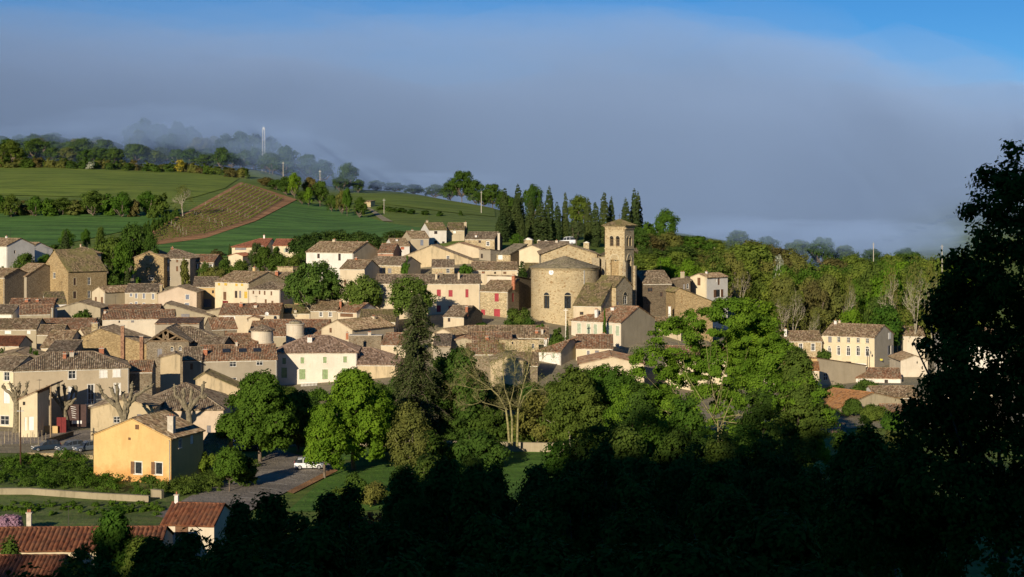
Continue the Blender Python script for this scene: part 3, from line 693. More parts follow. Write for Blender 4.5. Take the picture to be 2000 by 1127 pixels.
def mklobes(rng, kind, W, H, low=None):
    """lobes (cx, cy, cz, rx, ry, rz) of a crown W wide and H high, in metres"""
    r = W/2; out = []
    if kind == 'cypress':
        for i in range(11):
            t = i/10; rr = r*(np.interp(t, [0,.2,.45,.7,.9,1], [.86,1,1,.80,.50,.30]))*.92
            out.append((rng.uniform(-.1, .1)*r, rng.uniform(-.1, .1)*r, H*(.08+.85*t), rr, rr, H*.085))
    elif kind == 'round':
        out.append((0, 0, H*.62, r*.8, r*.8, H*.34))
        for i in range(9):
            a = 2*math.pi*i/9+rng.uniform(-.2, .2); out.append((r*.55*math.cos(a), r*.55*math.sin(a), H*rng.uniform(.45, .68), r*.42, r*.42, H*.22))
    elif kind == 'poplar':
        for i in range(7):
            t = i/6; a = rng.uniform(0, 6.28); q = .35*r*(1-t*.6)
            out.append((q*math.cos(a), q*math.sin(a), H*(.25+.66*t), r*(.75-.4*t), r*(.75-.4*t), H*.13))
    elif kind == 'bush':
        for i in range(7):
            a = rng.uniform(0, 6.28); q = rng.uniform(.1, .62)*r; out.append((q*math.cos(a), q*math.sin(a), H*rng.uniform(.25, .68), r*.42, r*.42, H*.32))
    elif kind == 'spire':
        for i in range(16):
            t = (i+.5)/16; a = i*2.4; q = r*(1-t)**.8*.55; out.append((q*math.cos(a), q*math.sin(a), H*(.12+.84*t), r*(.2+.42*(1-t)), r*(.2+.42*(1-t)), H*.05))
    else:
        nl = 12
        for i in range(nl):
            a = i*2.4+rng.uniform(-.4, .4); t = (i+.5)/nl; q = r*.66*math.sin(math.pi*min(1, .2+.72*t))*rng.uniform(.65, 1.05); t = t if low is None else low+(1-low)*t-.2
            s = rng.uniform(.30, .44); out.append((q*math.cos(a), q*math.sin(a), H*(.30+.55*t), r*s, r*s, H*s*.42))
        out.append((0, 0, H*.80, r*.45, r*.45, H*.17))
    return out
PROTO = {}
def proto(kind, k, ncl, nlf, mat, bark, ls=.05, cr=.13):
    """unit tree (height 1, width 1) whose meshes are shared by distant copies"""
    key = (kind, k, mat.name)
    if key in PROTO: return PROTO[key]
    rng = np.random.default_rng(hash(kind) % 997+k*31+7 if False else sum(map(ord, kind))+k*31)
    if kind == 'bare':
        m = fractal(rng, Vector((0, 0, 0)), 1.0, .03, 6); tr = m.build('trunk', bark); lv = leaves(rng, mklobes(rng, 'broad', 1, 1), ncl, nlf//4, cr, ls*.6)
    else:
        lb = mklobes(rng, kind, 1, 1)
        tr = wood_limbs(rng, [l for l in lb if l[2] > .3][:6] if kind not in ('cypress', 'spire') else [(0,0,.8,.1,.1,.1)], .022, .3, extra=1 if kind != 'cypress' else 0).build('trunk', bark)
        if kind == 'cypress':
            lv = leaves(rng, mklobes(rng, kind, .22, 1), ncl*5, nlf, .013, .0105, bottom=-2); lv[0][:, :2] /= .22
        elif kind == 'poplar':
            lv = leaves(rng, mklobes(rng, kind, .5, 1), ncl, nlf, .07, .02, bottom=-2); lv[0][:, :2] /= .5
        else: lv = leaves(rng, lb, ncl, nlf, cr, ls)
        if kind == 'cypress': pass
    cr_ = meshnp('crown', lv[0], lv[1], mat, rnd_=lv[2])
    sc.collection.objects.unlink(tr); sc.collection.objects.unlink(cr_)
    PROTO[key] = (tr, cr_); return PROTO[key]
def fractal(rng, base, H, r, depth, spread=.55, m=None):
    m = MB()
    def br(p, d, L, r, dep):
        pts = [p]; rs = [r]; q = p; dd = d.copy()
        for i in range(3):
            dd = (dd+Vector(rng.normal(size=3))*.16+Vector((0, 0, .06))).normalized(); q = q+dd*L/3; pts.append(q); rs.append(r*(1-.13*(i+1)))
        m.tube(pts, rs, 6 if dep > 3 else 4 if dep > 1 else 3, caps=dep < 2)
        if dep == 0: return
        for k in range(2 if dep % 2 else 3):
            nd = (dd+Vector(rng.normal(size=3))*spread).normalized()
            if nd.z < -.1: nd.z = abs(nd.z)*.4
            br(pts[-1-(k == 2)], nd.normalized(), L*rng.uniform(.68, .86), r*.6, dep-1)
    br(base, Vector((0, 0, 1)), H*.27, r, depth)
    return m
BARK = plain('brown_bark', (.14,.11,.08), .95, 0, .4); BARKP = plain('pale_bark', (.34,.30,.22), .9, 0, .3); LICH = plain('lichen_bark', (.25,.225,.10), .95, 0, .4)
L_ = {'lime': leafm('bright_spring_leaves', (.10,.20,.015), (.17,.28,.025), .3), 'green': leafm('green_leaves', (.055,.125,.015), (.105,.19,.025), .3),
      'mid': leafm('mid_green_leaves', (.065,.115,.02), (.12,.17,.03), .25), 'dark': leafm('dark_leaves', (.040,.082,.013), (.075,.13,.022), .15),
      'olive': leafm('olive_leaves', (.12,.135,.03), (.18,.19,.05), .2), 'brown': leafm('bronze_young_leaves', (.10,.095,.03), (.15,.13,.045), .2),
      'cyp': leafm('cypress_green', (.045,.072,.022), (.075,.105,.032), .08), 'pine': leafm('pine_green', (.03,.06,.012), (.055,.095,.02), .08),
      'spring': leafm('yellow_green_spring_leaves', (.13,.185,.028), (.20,.26,.045), .3), 'ashl': leafm('ash_leaves', (.10,.19,.016), (.165,.27,.028), .3), 'plane': leafm('plane_leaves', (.085,.155,.025), (.14,.21,.045), .3), 'cedar': leafm('cedar_needles', (.042,.062,.022), (.075,.10,.035), .05),
      'white': leafm('white_blossom', (.42,.44,.32), (.55,.55,.42), .2), 'yell': leafm('yellow_broom', (.30,.26,.03), (.42,.34,.05), .2),
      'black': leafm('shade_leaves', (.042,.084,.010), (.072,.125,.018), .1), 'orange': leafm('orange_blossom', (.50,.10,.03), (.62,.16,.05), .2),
      'ivy': leafm('creeper_leaves', (.13,.20,.02), (.20,.27,.04), .25), 'purple': leafm('lilac_blossom', (.30,.18,.28), (.42,.28,.38), .2)}
TN = {'broad': 'broadleaf_tree', 'cypress': 'cypress', 'round': 'round_tree', 'poplar': 'poplar', 'bush': 'bush', 'spire': 'conifer', 'bare': 'bare_tree'}
def far_tree(kind, px, D, ytop, wpx, leaf, label, group=None, name=None, k=None, bark=None, dens_=1.0, sink=0, cat=None):
    """a distant tree: shared unit meshes scaled to its real height and width"""
    x = (px-1000)*D/F; z0 = zt1(x, D)-.3-sink; top = EYE-(ytop-YH)*D/F; H = max(2.2, top-z0); W = wpx*D/F
    k = rnd.randrange(3) if k is None else k
    if kind == 'cypress': nc, nl, ls = 260, 17000, .018
    elif kind == 'bush': nc, nl, ls = 70, 3200, .045
    else: nc, nl, ls = 150, 5200, .026
    tr, cr_ = proto(kind, k, nc, int(nl*dens_), L_[leaf], bark or BARK, ls, .115)
    root = empty(name or TN[kind], (x, D, z0), rnd.uniform(0, 6.28), label, cat or ('cypress' if kind == 'cypress' else 'bush' if kind == 'bush' else 'tree'), group)
    root.scale = (W, W, H)
    for src in ((tr, cr_) if kind != 'bush' else (cr_,)):
        c = src.copy(); link(c, root)
    return root
def hero(kind, px, D, ytop, wpx, leaf, label, ncl=260, nlf=26000, ls=.2, cr=1.0, seed=1, bark=None, base_r=.3, lobes=None, multi=1, name=None, base=None, z0=None, extra=2, cat='tree', flat_=.75, low=None):
    x = (px-1000)*D/F; z0 = zt1(x, D)-.1 if z0 is None else z0; top = EYE-(ytop-YH)*D/F; H = top-z0; W = wpx*D/F
    rng = np.random.default_rng(seed); lb = lobes(W, H) if lobes else mklobes(rng, kind, W, H, low)
    root = empty(name or TN.get(kind, 'tree'), (x, D, z0), 0, label, cat)
    if kind != 'bush': wood_limbs(rng, (lb if extra else [q for q in lb if q[2] < H*.62][::2]) if kind != 'spire' else [(0, 0, H*.92, .5, .5, .5)], base_r, H*(.33 if kind != 'spire' else .8), multi=multi, extra=extra).build('trunk', bark or BARK, root, True)
    lv = leaves(rng, lb, ncl, nlf, cr, ls, flat_=flat_); meshnp('crown', lv[0], lv[1], L_[leaf], root, rnd_=lv[2])
    return root, W, H
ORD = ['first','second','third','fourth','fifth','sixth','seventh','eighth','ninth','tenth','eleventh','twelfth','thirteenth','fourteenth','fifteenth','sixteenth','seventeenth','eighteenth','nineteenth','twentieth','twenty first','twenty second']

# cypresses of the cemetery, then the trees around them
cy = [(981,410,24,462,432),(986,368,21,458,446),(1008,382,23,455,440),(1013,361,22,450,460),(1019,424,13,468,428),(1036,386,18,467,436),(1057,395,29,472,430),(1072,365,19,460,448),
      (1088,395,17,470,436),(1104,376,13,470,438),(1149,388,17,470,440),(1163,395,18,472,434),(1180,376,19,470,448),(1193,385,15,470,452),(1223,388,20,440,446),(1240,370,20,440,450),(1247,376,17,440,458)]
for i, (px, yt, wp, yb, D) in enumerate(cy):
    far_tree('cypress', px, D, yt, wp*1.25, 'cyp', '%s cypress from the left in the tall cemetery row behind the church' % ORD[i], 'cypresses in the cemetery row', dens_=1)
far_tree('cypress', 128, 418, 450, 22, 'cyp', 'dark lone cypress beside the hip roofed white cottage')
far_tree('cypress', 249, 372, 522, 17, 'cyp', 'slim cypress against the lit stone gable with round window')
far_tree('cypress', 1271, 400, 478, 15, 'cyp', 'slim dark cypress just right of the church tower')
far_tree('cypress', 449, 425, 477, 9, 'cyp', 'tiny dark cypress left of the red roofed villa')
far_tree('cypress', 1020, 352, 510, 27, 'pine', 'dense green cone shaped cypress left of the round apse')
far_tree('cypress', 1108, 303, 626, 8, 'cyp', 'tiny pointed cypress at the foot of the apse')
far_tree('round', 1126, 428, 430, 36, 'cedar', 'squat greyish yew among the cemetery cypresses')
far_tree('broad', 1135, 480, 382, 60, 'mid', 'broad hazy green tree behind the cemetery cypresses')
far_tree('broad', 1042, 520, 360, 46, 'dark', 'bluish tree fading into fog behind the cypress row')
far_tree('broad', 1302, 455, 408, 56, 'green', 'domed green tree standing clear right of the tower')
far_tree('broad', 1010, 412, 456, 34, 'green', 'leafy green bush tree at the left cemetery wall', k=1)
far_tree('bush', 1262, 440, 432, 62, 'green', 'rounded green tree close behind the tower')
far_tree('broad', 1245, 425, 445, 60, 'dark', 'dark tree directly behind the church tower')
# left slope
far_tree('round', 262, 405, 432, 74, 'dark', 'big dark evergreen oak below the vineyard corner', k=0)
far_tree('broad', 218, 400, 462, 75, 'mid', 'mid green tree left of the dark evergreen oak')
far_tree('broad', 243, 385, 472, 56, 'green', 'bright green tree in front of the dark evergreen oak')
far_tree('broad', 292, 398, 455, 40, 'dark', 'dark narrow tree right of the evergreen oak')
far_tree('bush', 225, 380, 520, 60, 'dark', 'dark scrub between the stone barn and the stone gable')
far_tree('bush', 268, 372, 540, 30, 'green', 'low green bush at the foot of the stone gable')
far_tree('broad', 50, 393, 493, 62, 'mid', 'round grey green tree below the blue shaded house')
far_tree('broad', 90, 400, 496, 40, 'green', 'bright green tree between the blue shaded house and the stone barn')
far_tree('bush', 12, 385, 520, 50, 'dark', 'dark hedge at the foot of the far left cream house')
far_tree('broad', 108, 424, 478, 44, 'dark', 'dark tree left of the lone cypress')
far_tree('broad', 131, 430, 448, 36, 'green', 'green tree hugging the lone cypress')
far_tree('broad', 168, 440, 447, 22, 'green', 'small orchard tree nearest the lone cypress', 'small orchard trees')
far_tree('broad', 196, 440, 443, 24, 'mid', 'small orchard tree nearest the dark evergreen oak', 'small orchard trees')
far_tree('bush', 30, 418, 484, 40, 'green', 'green bush behind the far left roofs')
hed = [(-10,378,42,'green'),(22,380,26,'mid'),(48,391,30,'brown'),(68,383,24,'green'),(95,384,30,'green'),(122,386,40,'mid'),(150,390,44,'olive'),(182,372,40,'mid'),(212,378,34,'green'),(238,375,30,'green'),(264,387,24,'brown'),(287,373,28,'green'),(311,376,32,'mid')]
for i, (px, yt, wp, lf) in enumerate(hed):
    far_tree('broad' if i % 2 else 'bush', px, 524+rnd.uniform(-6, 6), yt, wp*1.6, lf, '%s shrubby tree from the left in the hedge between the two left fields' % ORD[i], 'hedge trees between the left fields', name='hedge_tree', sink=1.2, cat='tree')
far_tree('bare', 358, 520, 361, 60, 'olive', 'half bare spreading tree with pale trunk beside the vineyard', bark=BARKP)
for i in range(9): far_tree('bush', 283+i*8, 466+i*7, 432-i*3.4, 14, 'dark', '%s bush from the left along the upper vineyard edge' % ORD[i], 'bushes along the vineyard edge')
far_tree('bush', 423, 440, 486, 34, 'brown', 'low reddish hedge on the field left of the villa', name='hedge')
far_tree('bush', 360, 392, 500, 30, 'olive', 'olive shrub behind the orange patched roofs')
ct = [(575,337,32,'lime',610),(560,345,40,'dark',625),(625,352,40,'dark',590),(605,345,40,'brown',620),(603,365,20,'lime',585),(590,372,24,'dark',590),(668,372,30,'olive',560),(678,366,26,'green',552),(702,385,30,'dark',545),
      (648,380,30,'dark',570),(540,350,40,'dark',640),(520,346,40,'brown',650),(680,318,50,'dark',700),(664,345,40,'dark',690),(700,350,30,'dark',690),(735,352,40,'dark',730),(770,356,50,'dark',735),(810,360,50,'dark',735),
      (850,360,46,'dark',720),(902,332,56,'dark',680),(880,356,50,'dark',690),(930,352,46,'dark',665),(962,358,46,'dark',650),(945,372,50,'dark',650),(985,380,46,'dark',640),(1000,385,50,'dark',600)]
for i, (px, yt, wp, lf, D) in enumerate(ct):
    far_tree('broad', px, D, yt, wp, lf, 'hedgerow tree on the skyline between the vineyard and the cypresses', 'skyline hedgerow trees', sink=.5)
for i, (px, yt, wp) in enumerate([(765,405,30),(785,407,34),(745,402,22),(900,413,10),(884,452,0),(800,410,26),(830,412,24),(860,414,20)]):
    if wp: far_tree('bush', px, hit(px, yt+8)[1], yt, wp, 'dark', '%s dark bush in the thin hedge across the right meadow' % ORD[i], 'bushes in the meadow hedge')
for i, (px, yt, wp, D) in enumerate([(590,455,60,420),(625,450,70,428),(660,447,80,430),(700,450,74,428),(726,455,56,422),(612,470,70,410)]):
    far_tree('round', px, D, yt, wp, 'pine', '%s umbrella pine from the left behind the long white house' % ORD[i], 'pines behind the long white house')
far_tree('round', 772, 432, 448, 54, 'pine', 'low spreading pine right of the other pines, behind the cream cottages')
for i, (px, yt, wp, D, lf) in enumerate([(500,472,30,408,'cyp'),(516,480,44,405,'dark'),(545,495,60,398,'dark'),(570,500,60,395,'mid'),(590,485,40,400,'dark'),(468,508,60,385,'mid'),(440,505,40,388,'dark'),(540,480,26,412,'dark'),(432,525,30,378,'olive'),(415,520,50,380,'olive'),(400,512,36,382,'mid')]):
    far_tree('broad', px, D, yt, wp, lf, '%s garden tree below the red roofed villas' % ORD[i], 'garden trees below the villas')
far_tree('bush', 912, 362, 512, 44, 'green', 'bright creeper bush beside the little stone house', name='bush')
far_tree('bush', 792, 372, 498, 22, 'green', 'green bush on the ruined stained wall')
far_tree('bush', 160, 326, 600, 58, 'dark', 'dark shrubs between the left roofs')
far_tree('bush', 1180, 315, 600, 10, 'green', 'small bush at the annex wall')
far_tree('bush', 1050, 312, 632, 28, 'green', 'fresh green bush at the foot of the apse', name='bush')
far_tree('bush', 1088, 306, 640, 40, 'dark', 'dark garden shrubs below the apse')
far_tree('bush', 940, 318, 628, 46, 'green', 'grass green bush below the stone house with wine red shutters')
far_tree('bush', 70, 272, 676, 34, 'green', 'green shrub in the yard below the tilted tiled roof'); far_tree('bush', 12, 272, 678, 40, 'dark', 'dark shrub below the red roof at left')
# plane trees in the village
hero('round', 614, 340, 503, 122, 'plane', 'large rounded plane tree in the middle of the village', 240, 17000, .26, 1.35, 11, BARKP, .4)
hero('round', 708, 338, 535, 80, 'plane', 'smaller plane tree right of the large one', 150, 9000, .25, 1.2, 12, BARKP, .3)
hero('round', 802, 322, 536, 92, 'plane', 'plane tree in front of the long cream house with wine red shutters', 170, 11000, .25, 1.2, 13, BARKP, .3)
# wood on the left hill, half lost in fog
for i in range(150):
    px = rnd.uniform(-60, 600); D = rnd.uniform(715, 900)
    x = (px-1000)*D/F; g = zt1(x, D)
    lo = np.interp(px, [-60,450,560,620], [700,700,680,700])
    if D < lo+15 or (px > 430 and D > 860): continue
    h = rnd.uniform(7, 12)+(6 if 230 < px < 420 and D > 800 else 0)
    yt = YH+(EYE-g-h)*F/D
    far_tree('broad', px, D, yt, rnd.uniform(38, 60), rnd.choice(['dark','dark','mid','dark','olive','dark']), 'tree of the dark wood on the left hill, fading upward into fog', 'trees of the left hill wood', dens_=1)
for i in range(62):
    px = -40+i*8.5+rnd.uniform(-4, 4); D = 706+rnd.uniform(-4, 6)-max(0, (px-380))*.25
    g = zt1((px-1000)*D/F, D); yt = YH+(EYE-g-rnd.uniform(3, 5.5))*F/D
    far_tree('bush', px, D, yt, rnd.uniform(24, 40), rnd.choice(['dark','olive','brown','mid','dark']), 'scrub bush along the lower edge of the left hill wood', 'bushes along the edge of the hill wood', sink=.8)
far_tree('bush', 174, 700, 314, 20, 'white', 'white flowering bush in front of the left hill wood', k=0, dens_=.25); far_tree('bush', 352, 702, 307, 34, 'yell', 'yellow broom in flower at the hill wood edge', k=1, dens_=.12)
for i, (px, yt) in enumerate([(262,243),(285,232),(310,240),(345,238),(372,246),(440,262),(470,255),(495,262),(530,268),(560,285),(600,300),(630,312)]):
    D = 880 if px < 420 else 800 if px < 540 else 740
    far_tree('broad', px, D, yt, 55, 'dark', '%s tall tree from the left on the foggy hill crest' % ORD[i], 'tall trees on the foggy crest')
# wood on the right
wr = []
for i in range(150):
    px = rnd.uniform(1235, 1900); row = rnd.random(); D = 372+row*110
    x = (px-1000)*D/F; g = zt1(x, D)
    top_t = np.interp(px, [1235,1290,1340,1400,1450,1500,1560,1640,1720,1800,1900], [437,438,458,444,452,470,490,498,490,497,505])
    yb = YH+(EYE-g)*F/D; yt = top_t+(1-row)*rnd.uniform(20, 110)+rnd.uniform(-6, 12)
    if px < 1320 and yt > 520: yt = 470+rnd.uniform(0, 25)
    if yb-yt < 30: yt = yb-45
    if px < 1440 and D < 384: continue
    wr.append((D, px, yt))
wr.sort(reverse=True)
for i, (D, px, yt) in enumerate(wr):
    lf = rnd.choice(['olive','spring','olive','spring','mid','green','brown']) if px < 1640 else rnd.choice(['spring','lime','mid','green','spring'])
    far_tree(rnd.choice(['broad','broad','round']), px, D, yt, rnd.uniform(62, 105), lf, 'spring leafed tree in the dense wood behind the cream house with arched windows', 'trees of the right hand wood', bark=rnd.choice([BARK, BARKP]), dens_=.9)
for i, (px, yt, wp, D) in enumerate([(1550,560,50,366),(1592,600,30,362),(1530,570,40,364),(1660,540,46,366),(1786,500,60,366),(1818,505,46,368),(1740,510,50,370),(1450,520,50,372)]):
    far_tree('bare', px, D, yt, wp, 'olive', '%s pale branched half bare tree from the front edge of the right wood' % ORD[i], 'half bare pale trees at the wood edge', bark=BARKP)
far_tree('broad', 1664, 366, 600, 74, 'lime', 'bright green tree behind the roof of the cream house with arched windows'); far_tree('broad', 1725, 366, 596, 90, 'green', 'green tree right of the bright one behind the same roof')
far_tree('broad', 1522, 392, 492, 30, 'white', 'tree with creamy white blossom high in the right wood', dens_=.10)
far_tree('broad', 1345, 372, 505, 50, 'lime', 'lime green tree behind the dark ruined houses', k=1); far_tree('broad', 1300, 378, 500, 46, 'lime', 'lime green bush tree right of the slim cypress', k=0)
for i, (px, yt) in enumerate([(1500,462),(1560,468),(1605,462),(1650,478),(1700,486),(1445,450),(1770,484)]):
    far_tree('broad', px, 640+rnd.uniform(-20, 30), yt, 60, 'mid' if i % 2 else 'dark', '%s pale tree from the left, half lost in fog behind the right wood' % ORD[i], 'foggy trees behind the right wood', sink=2)
for i in range(10):
    px = 1730+i*18; far_tree('bush', px, 900+i*9, 458-i*2, 30, 'dark', 'blurred bush on the far foggy field at right', 'bushes on the far foggy field')
far_tree('bush', 1612, 330, 678, 50, 'dark', 'dark laurel bush in front of the cream house with arched windows')
# ---------------------------------------------------------------- the houses, from the back of the village to the front
BRICKD = plain('weathered_brick', (.27,.15,.09), .95, 0, .4)
W_ = lambda f, x, y, w, h, s='d': (f, x, y, w, h, s)
H_ = house
# far left edge
H_('cream house at the far left edge with blue shaded gable', -34, 14, 479, 400, -35, 8.5, 'x', .42, WHITE, TB_, [W_('R',29,492,3,6), W_('F',-4,500,5,8,'s:grey')], [(13,467,4,.5,WCH)])
H_('low wing with blue shaded gable behind the far left house', 30, 52, 487, 412, -35, 8.5, 'x', .42, WHITE, TB_, [])
H_('little white cottage with hip roof beyond the stone barn', 126, 154, 495, 392, -28, 8, 'hip', .40, CREAM, TB_, [], [(158,484,3,.5,BEIGE)], rib=.4)
H_('tall ochre stone barn with steep gable and mossy roof', 80, 133, 527, 378, -44, 10.5, 'g', .78, STN, TM, [W_('F',106,538,5,11,'w:white:s'), W_('R',146,550,5,14,'d:white:s'), W_('R',174,549,6,14,'w:white:s'), W_('R',146,576,6,14,'d:white:s'), W_('R',174,575,6,14,'w:white:s')], sidewall=STN, genoise=False)
H_('grey rendered shed with stone side left of the stone barn', 19, 52, 538, 372, -32, 11, 'x', .5, GREYP, TB_, [W_('F',34,564,4,8,'w:white')], sidewall=STNG, genoise=False)
H_('small stone house cut by the left edge of the photo', -30, 9, 540, 366, -25, 9, 'x', .4, STN, TB_, [], sidewall=STNG)
H_('ochre stone gable with a round white window', 262, 320, 503, 396, -6, 9, 'g', .40, STN, TB_, [W_('F',294,508,4,4,'w'), W_('F',295,543,9,9,'w:white:s')], [(287,485,4,.3,BRICK)], genoise=False, rib=.4)
H_('grey house with white shutters joined to the round windowed gable', 321.5, 371, 504, 398, -7, 10, 'hipr', .42, GREYP, TD, [W_('F',328,510,5,8,'s:white'), W_('F',346,509,4,7,'s:brown'), W_('F',361,509,4,7,'s:brown'), W_('F',328,525,6,9,'s:white'), W_('F',346,525,4,10,'s:brown'), W_('F',361,524,4,10,'s:brown'), W_('F',329,544,8,7,'w'), W_('F',362,542,8,10,'s:brown')], [(299,487,4,.5,WCH,1), (311,486,4,.5,BRICK), (337,489,4,.5,BRICK)], rib=.4)
H_('stone row with orange patched roof and ivy', 371.5, 418, 511, 402, -6, 9, 'x', .38, STNG, TO, [W_('F',383,520,4,9,'o:white'), W_('F',380,543,6,12,'s:brown'), W_('F',391,543,6,12,'o:rust'), W_('F',412,521,4,9,'o:white')], rib=.4)
H_('small plaster gable house beside the stone barn', 179.5, 205, 569, 362, -42, 10, 'g', .44, CREAM, TB_, [W_('F',187,586,4,12,'s:brown'), W_('F',199,586,4,12,'s:brown')], sidewall=DULL)
H_('beige house with white window surrounds joined to the pink gable', 244, 308, 570, 358, 4, 9, 'x', .36, BEIGE, TD, [W_('F',256,575,4,8,'s:blue:p'), W_('F',266,577,4,10,'s:blue:p'), W_('F',281,578,4,10,'s:blue:p'), W_('F',299,579,4,10,'s:blue:p'), W_('F',256,596,4,8,'s:blue:p'), W_('F',266,595,4,11,'s:blue:p'), W_('F',281,597,4,10,'s:blue:p'), W_('F',299,597,4,8,'s:blue:p')])
H_('pink gabled house with two blue grey windows', 308.5, 384, 573, 356, 2, 11, 'g', .30, PINK, TD, [W_('F',366,580,7,9,'s:blue:p'), W_('F',365,596,8,8,'s:blue:p')], [(313,556,5,.2,STNP)], yr=571)
H_('beige house with a dark open ground floor', 377, 424, 559, 366, 6, 10, 'x', .40, OCHRE, TD, [W_('F',396,592,34,16,'D:grey'), W_('F',416,570,4,6)])
H_('long cream house with yellow shutters', 420, 486, 549, 362, -36, 12, 'x', .36, LEMON, TB_, [W_('F',428,553,4,9,'s:yellow'), W_('F',441,553,5,9,'s:yellow'), W_('F',462,554,4,9,'s:yellow'), W_('F',473,554,4,9,'s:yellow'), W_('F',439,578,6,16,'s:brown'), W_('F',461,575,5,14,'d'), W_('F',469,575,4,14,'s:grey'), W_('F',480,576,6,13,'s:yellow'), W_('F',440,592,11,9,'D:rust')], [(497,522,6,.6,OCHRE,1), (511,531,6,.9,BRICK,1)], sidewall=STNP, rib=.35)
H_('stone house end with brick chimney behind the long cream house', 500, 558, 545, 372, -20, 8, 'x', .4, STNP, TB_, [], [(541,529,6,.2,BRICK)])
H_('low wall like stone building in front of the umbrella pines', 542, 572, 521, 385, -8, 6, 'shedb', .05, STNP, TB_, [], genoise=False)
H_('pale grey house with small brown shutters', 486.5, 547, 564, 352, -14, 9, 'hip', .36, GREYP if False else PALE, TD, [W_('F',495,570,3,8,'s:brown'), W_('F',507,571,3,8,'s:brown'), W_('F',517,572,3,8,'s:brown'), W_('F',530,573,3,8,'s:brown'), W_('F',519,588,4,7,'s:brown'), W_('F',532,591,4,7,'s:brown')], gutter=True)
# villas
H_('white villa with red hip roof on the meadow', 453, 520, 482, 440, -6, 13, 'hipl', .34, LEMON, TV, [W_('F',470,486,22,5,'D:grey'), W_('F',512,484,6,8,'w')], [(516,459,3,.5,WCH)], genoise=False, rib=.4)
H_('right wing of the red roofed villa', 533, 583, 479, 436, -4, 9, 'x', .36, LEMON, TV, [W_('F',544,487,5,5,'w'), W_('F',560,489,6,8,'o:pgreen')], genoise=False, rib=.4)
H_('small garage with red gable roof below the villa', 446, 474, 500, 424, -10, 8, 'g', .34, LEMON, TV, [], genoise=False, rib=.4)
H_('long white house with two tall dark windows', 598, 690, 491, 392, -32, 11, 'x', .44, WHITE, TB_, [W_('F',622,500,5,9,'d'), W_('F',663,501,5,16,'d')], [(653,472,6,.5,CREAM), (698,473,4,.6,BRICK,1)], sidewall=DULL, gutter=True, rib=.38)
H_('low house with brick wall right of the long white house', 738, 768, 493, 388, -8, 10, 'x', .42, plain('pink_brick', (.38,.2,.12)), TO, [], [(717,472,4,.5,BRICK,1)])
H_('white house with one orange red shutter', 767.5, 800, 479.5, 414, 20, 8.5, 'x', .42, WHITE, TB_, [W_('F',786,484,7,7,'s:orange')], [(775,468,4,.3,WCH)], rib=.4)
H_('small beige house with grey shutter and white chimney', 803, 838, 465, 420, 20, 9, 'x', .40, BEIGE, TB_, [W_('F',824,474,6,11,'s:blue')], [(805,449,4,.6,WCH)], rib=.4)
H_('white half of the twin house above the village', 838, 872, 448.5, 432, 18, 9, 'x', .42, WHITE, TM, [W_('F',851,453,6,8), W_('F',851,473,6,6), W_('F',866,474,5,5)], [(834,434,4,.5,BEIGE)], rib=.4)
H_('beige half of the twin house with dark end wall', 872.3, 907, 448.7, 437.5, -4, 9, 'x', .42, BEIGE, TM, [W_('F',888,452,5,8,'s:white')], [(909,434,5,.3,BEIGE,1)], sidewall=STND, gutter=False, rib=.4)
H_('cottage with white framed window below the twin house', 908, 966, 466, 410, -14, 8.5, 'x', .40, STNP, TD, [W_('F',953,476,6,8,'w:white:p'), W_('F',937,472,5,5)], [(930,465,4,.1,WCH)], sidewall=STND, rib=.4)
# tall thin chimney on that cottage's dark side
H_('stained cream gable with reddish roof', 866, 938, 484, 402, -6, 10, 'g', .27, CREAM, TO, [], apex=.42, yr=486, genoise=False, sidewall=STNG)
H_('blue shaded end house with brown windows', 936, 958, 487, 398, -38, 7, 'shedb', .1, GREYP, TD, [W_('F',941,500,4,9), W_('R',953,496,4,9,'s:brown')], genoise=False)
H_('weathered barn with wide stained gable', 790, 930, 500, 394, -4, 11, 'g', .30, STAINED, TD, [W_('F',875,504,6,9,'w:white:s'), W_('F',846,507,3,3)], apex=.38, yr=512, genoise=False, sidewall=STNP)
H_('little stone house with grey roof and white panel', 970, 997, 496, 388, -32, 8, 'shedf', .28, STNP, TG, [W_('F',977,502,9,10,'D:white')], sidewall=STND, genoise=False)
H_('cream gable house left of the church nave', 1014, 1062, 489, 384, -8, 12, 'g', .42, LEMON, TD, [W_('F',1056,500,4,9,'s:brown')], genoise=False)
H_('brown roofed house behind the cream gable', 1050, 1110, 483, 396, -4, 8, 'x', .35, BEIGE, TD, [], [(1087,474,5,.4,CONC)])
H_('stone house with single grey shutter and wide roof', 714, 784, 516, 380, -28, 9, 'x', .40, STNP, TD, [W_('F',761,529,7,10,'s:grey'), W_('F',742,527,8,12,'D:grey')], sidewall=GREYP, rib=.38)
H_('cream house with a dormer gable above the plane tree', 664, 712, 524, 368, -18, 9, 'x', .42, CREAM, TB_, [W_('F',674,552,4,12,'s:brown')], [(696,507,5,.5,BRICK)])
H_('stone cottage with one window in the upper village', 843.5, 887, 521, 376, 2, 8, 'x', .40, STNP, TD, [W_('F',875,529,7,9,'w:grey')], [])
H_('cream house with three small windows under the eaves', 923, 1012, 526.5, 366, 4, 9, 'x', .36, CREAM, TB_, [W_('F',944,532,6,4,'s:brown'), W_('F',967,533,4,4), W_('F',986,533,6,4,'s:brown')], [])
H_('stone house half hidden right of the wine red shutters', 1014, 1040, 552, 352, -10, 8, 'shedf', .5, STNP, TM, [W_('F',1026,572,5,8,'s:grey')])
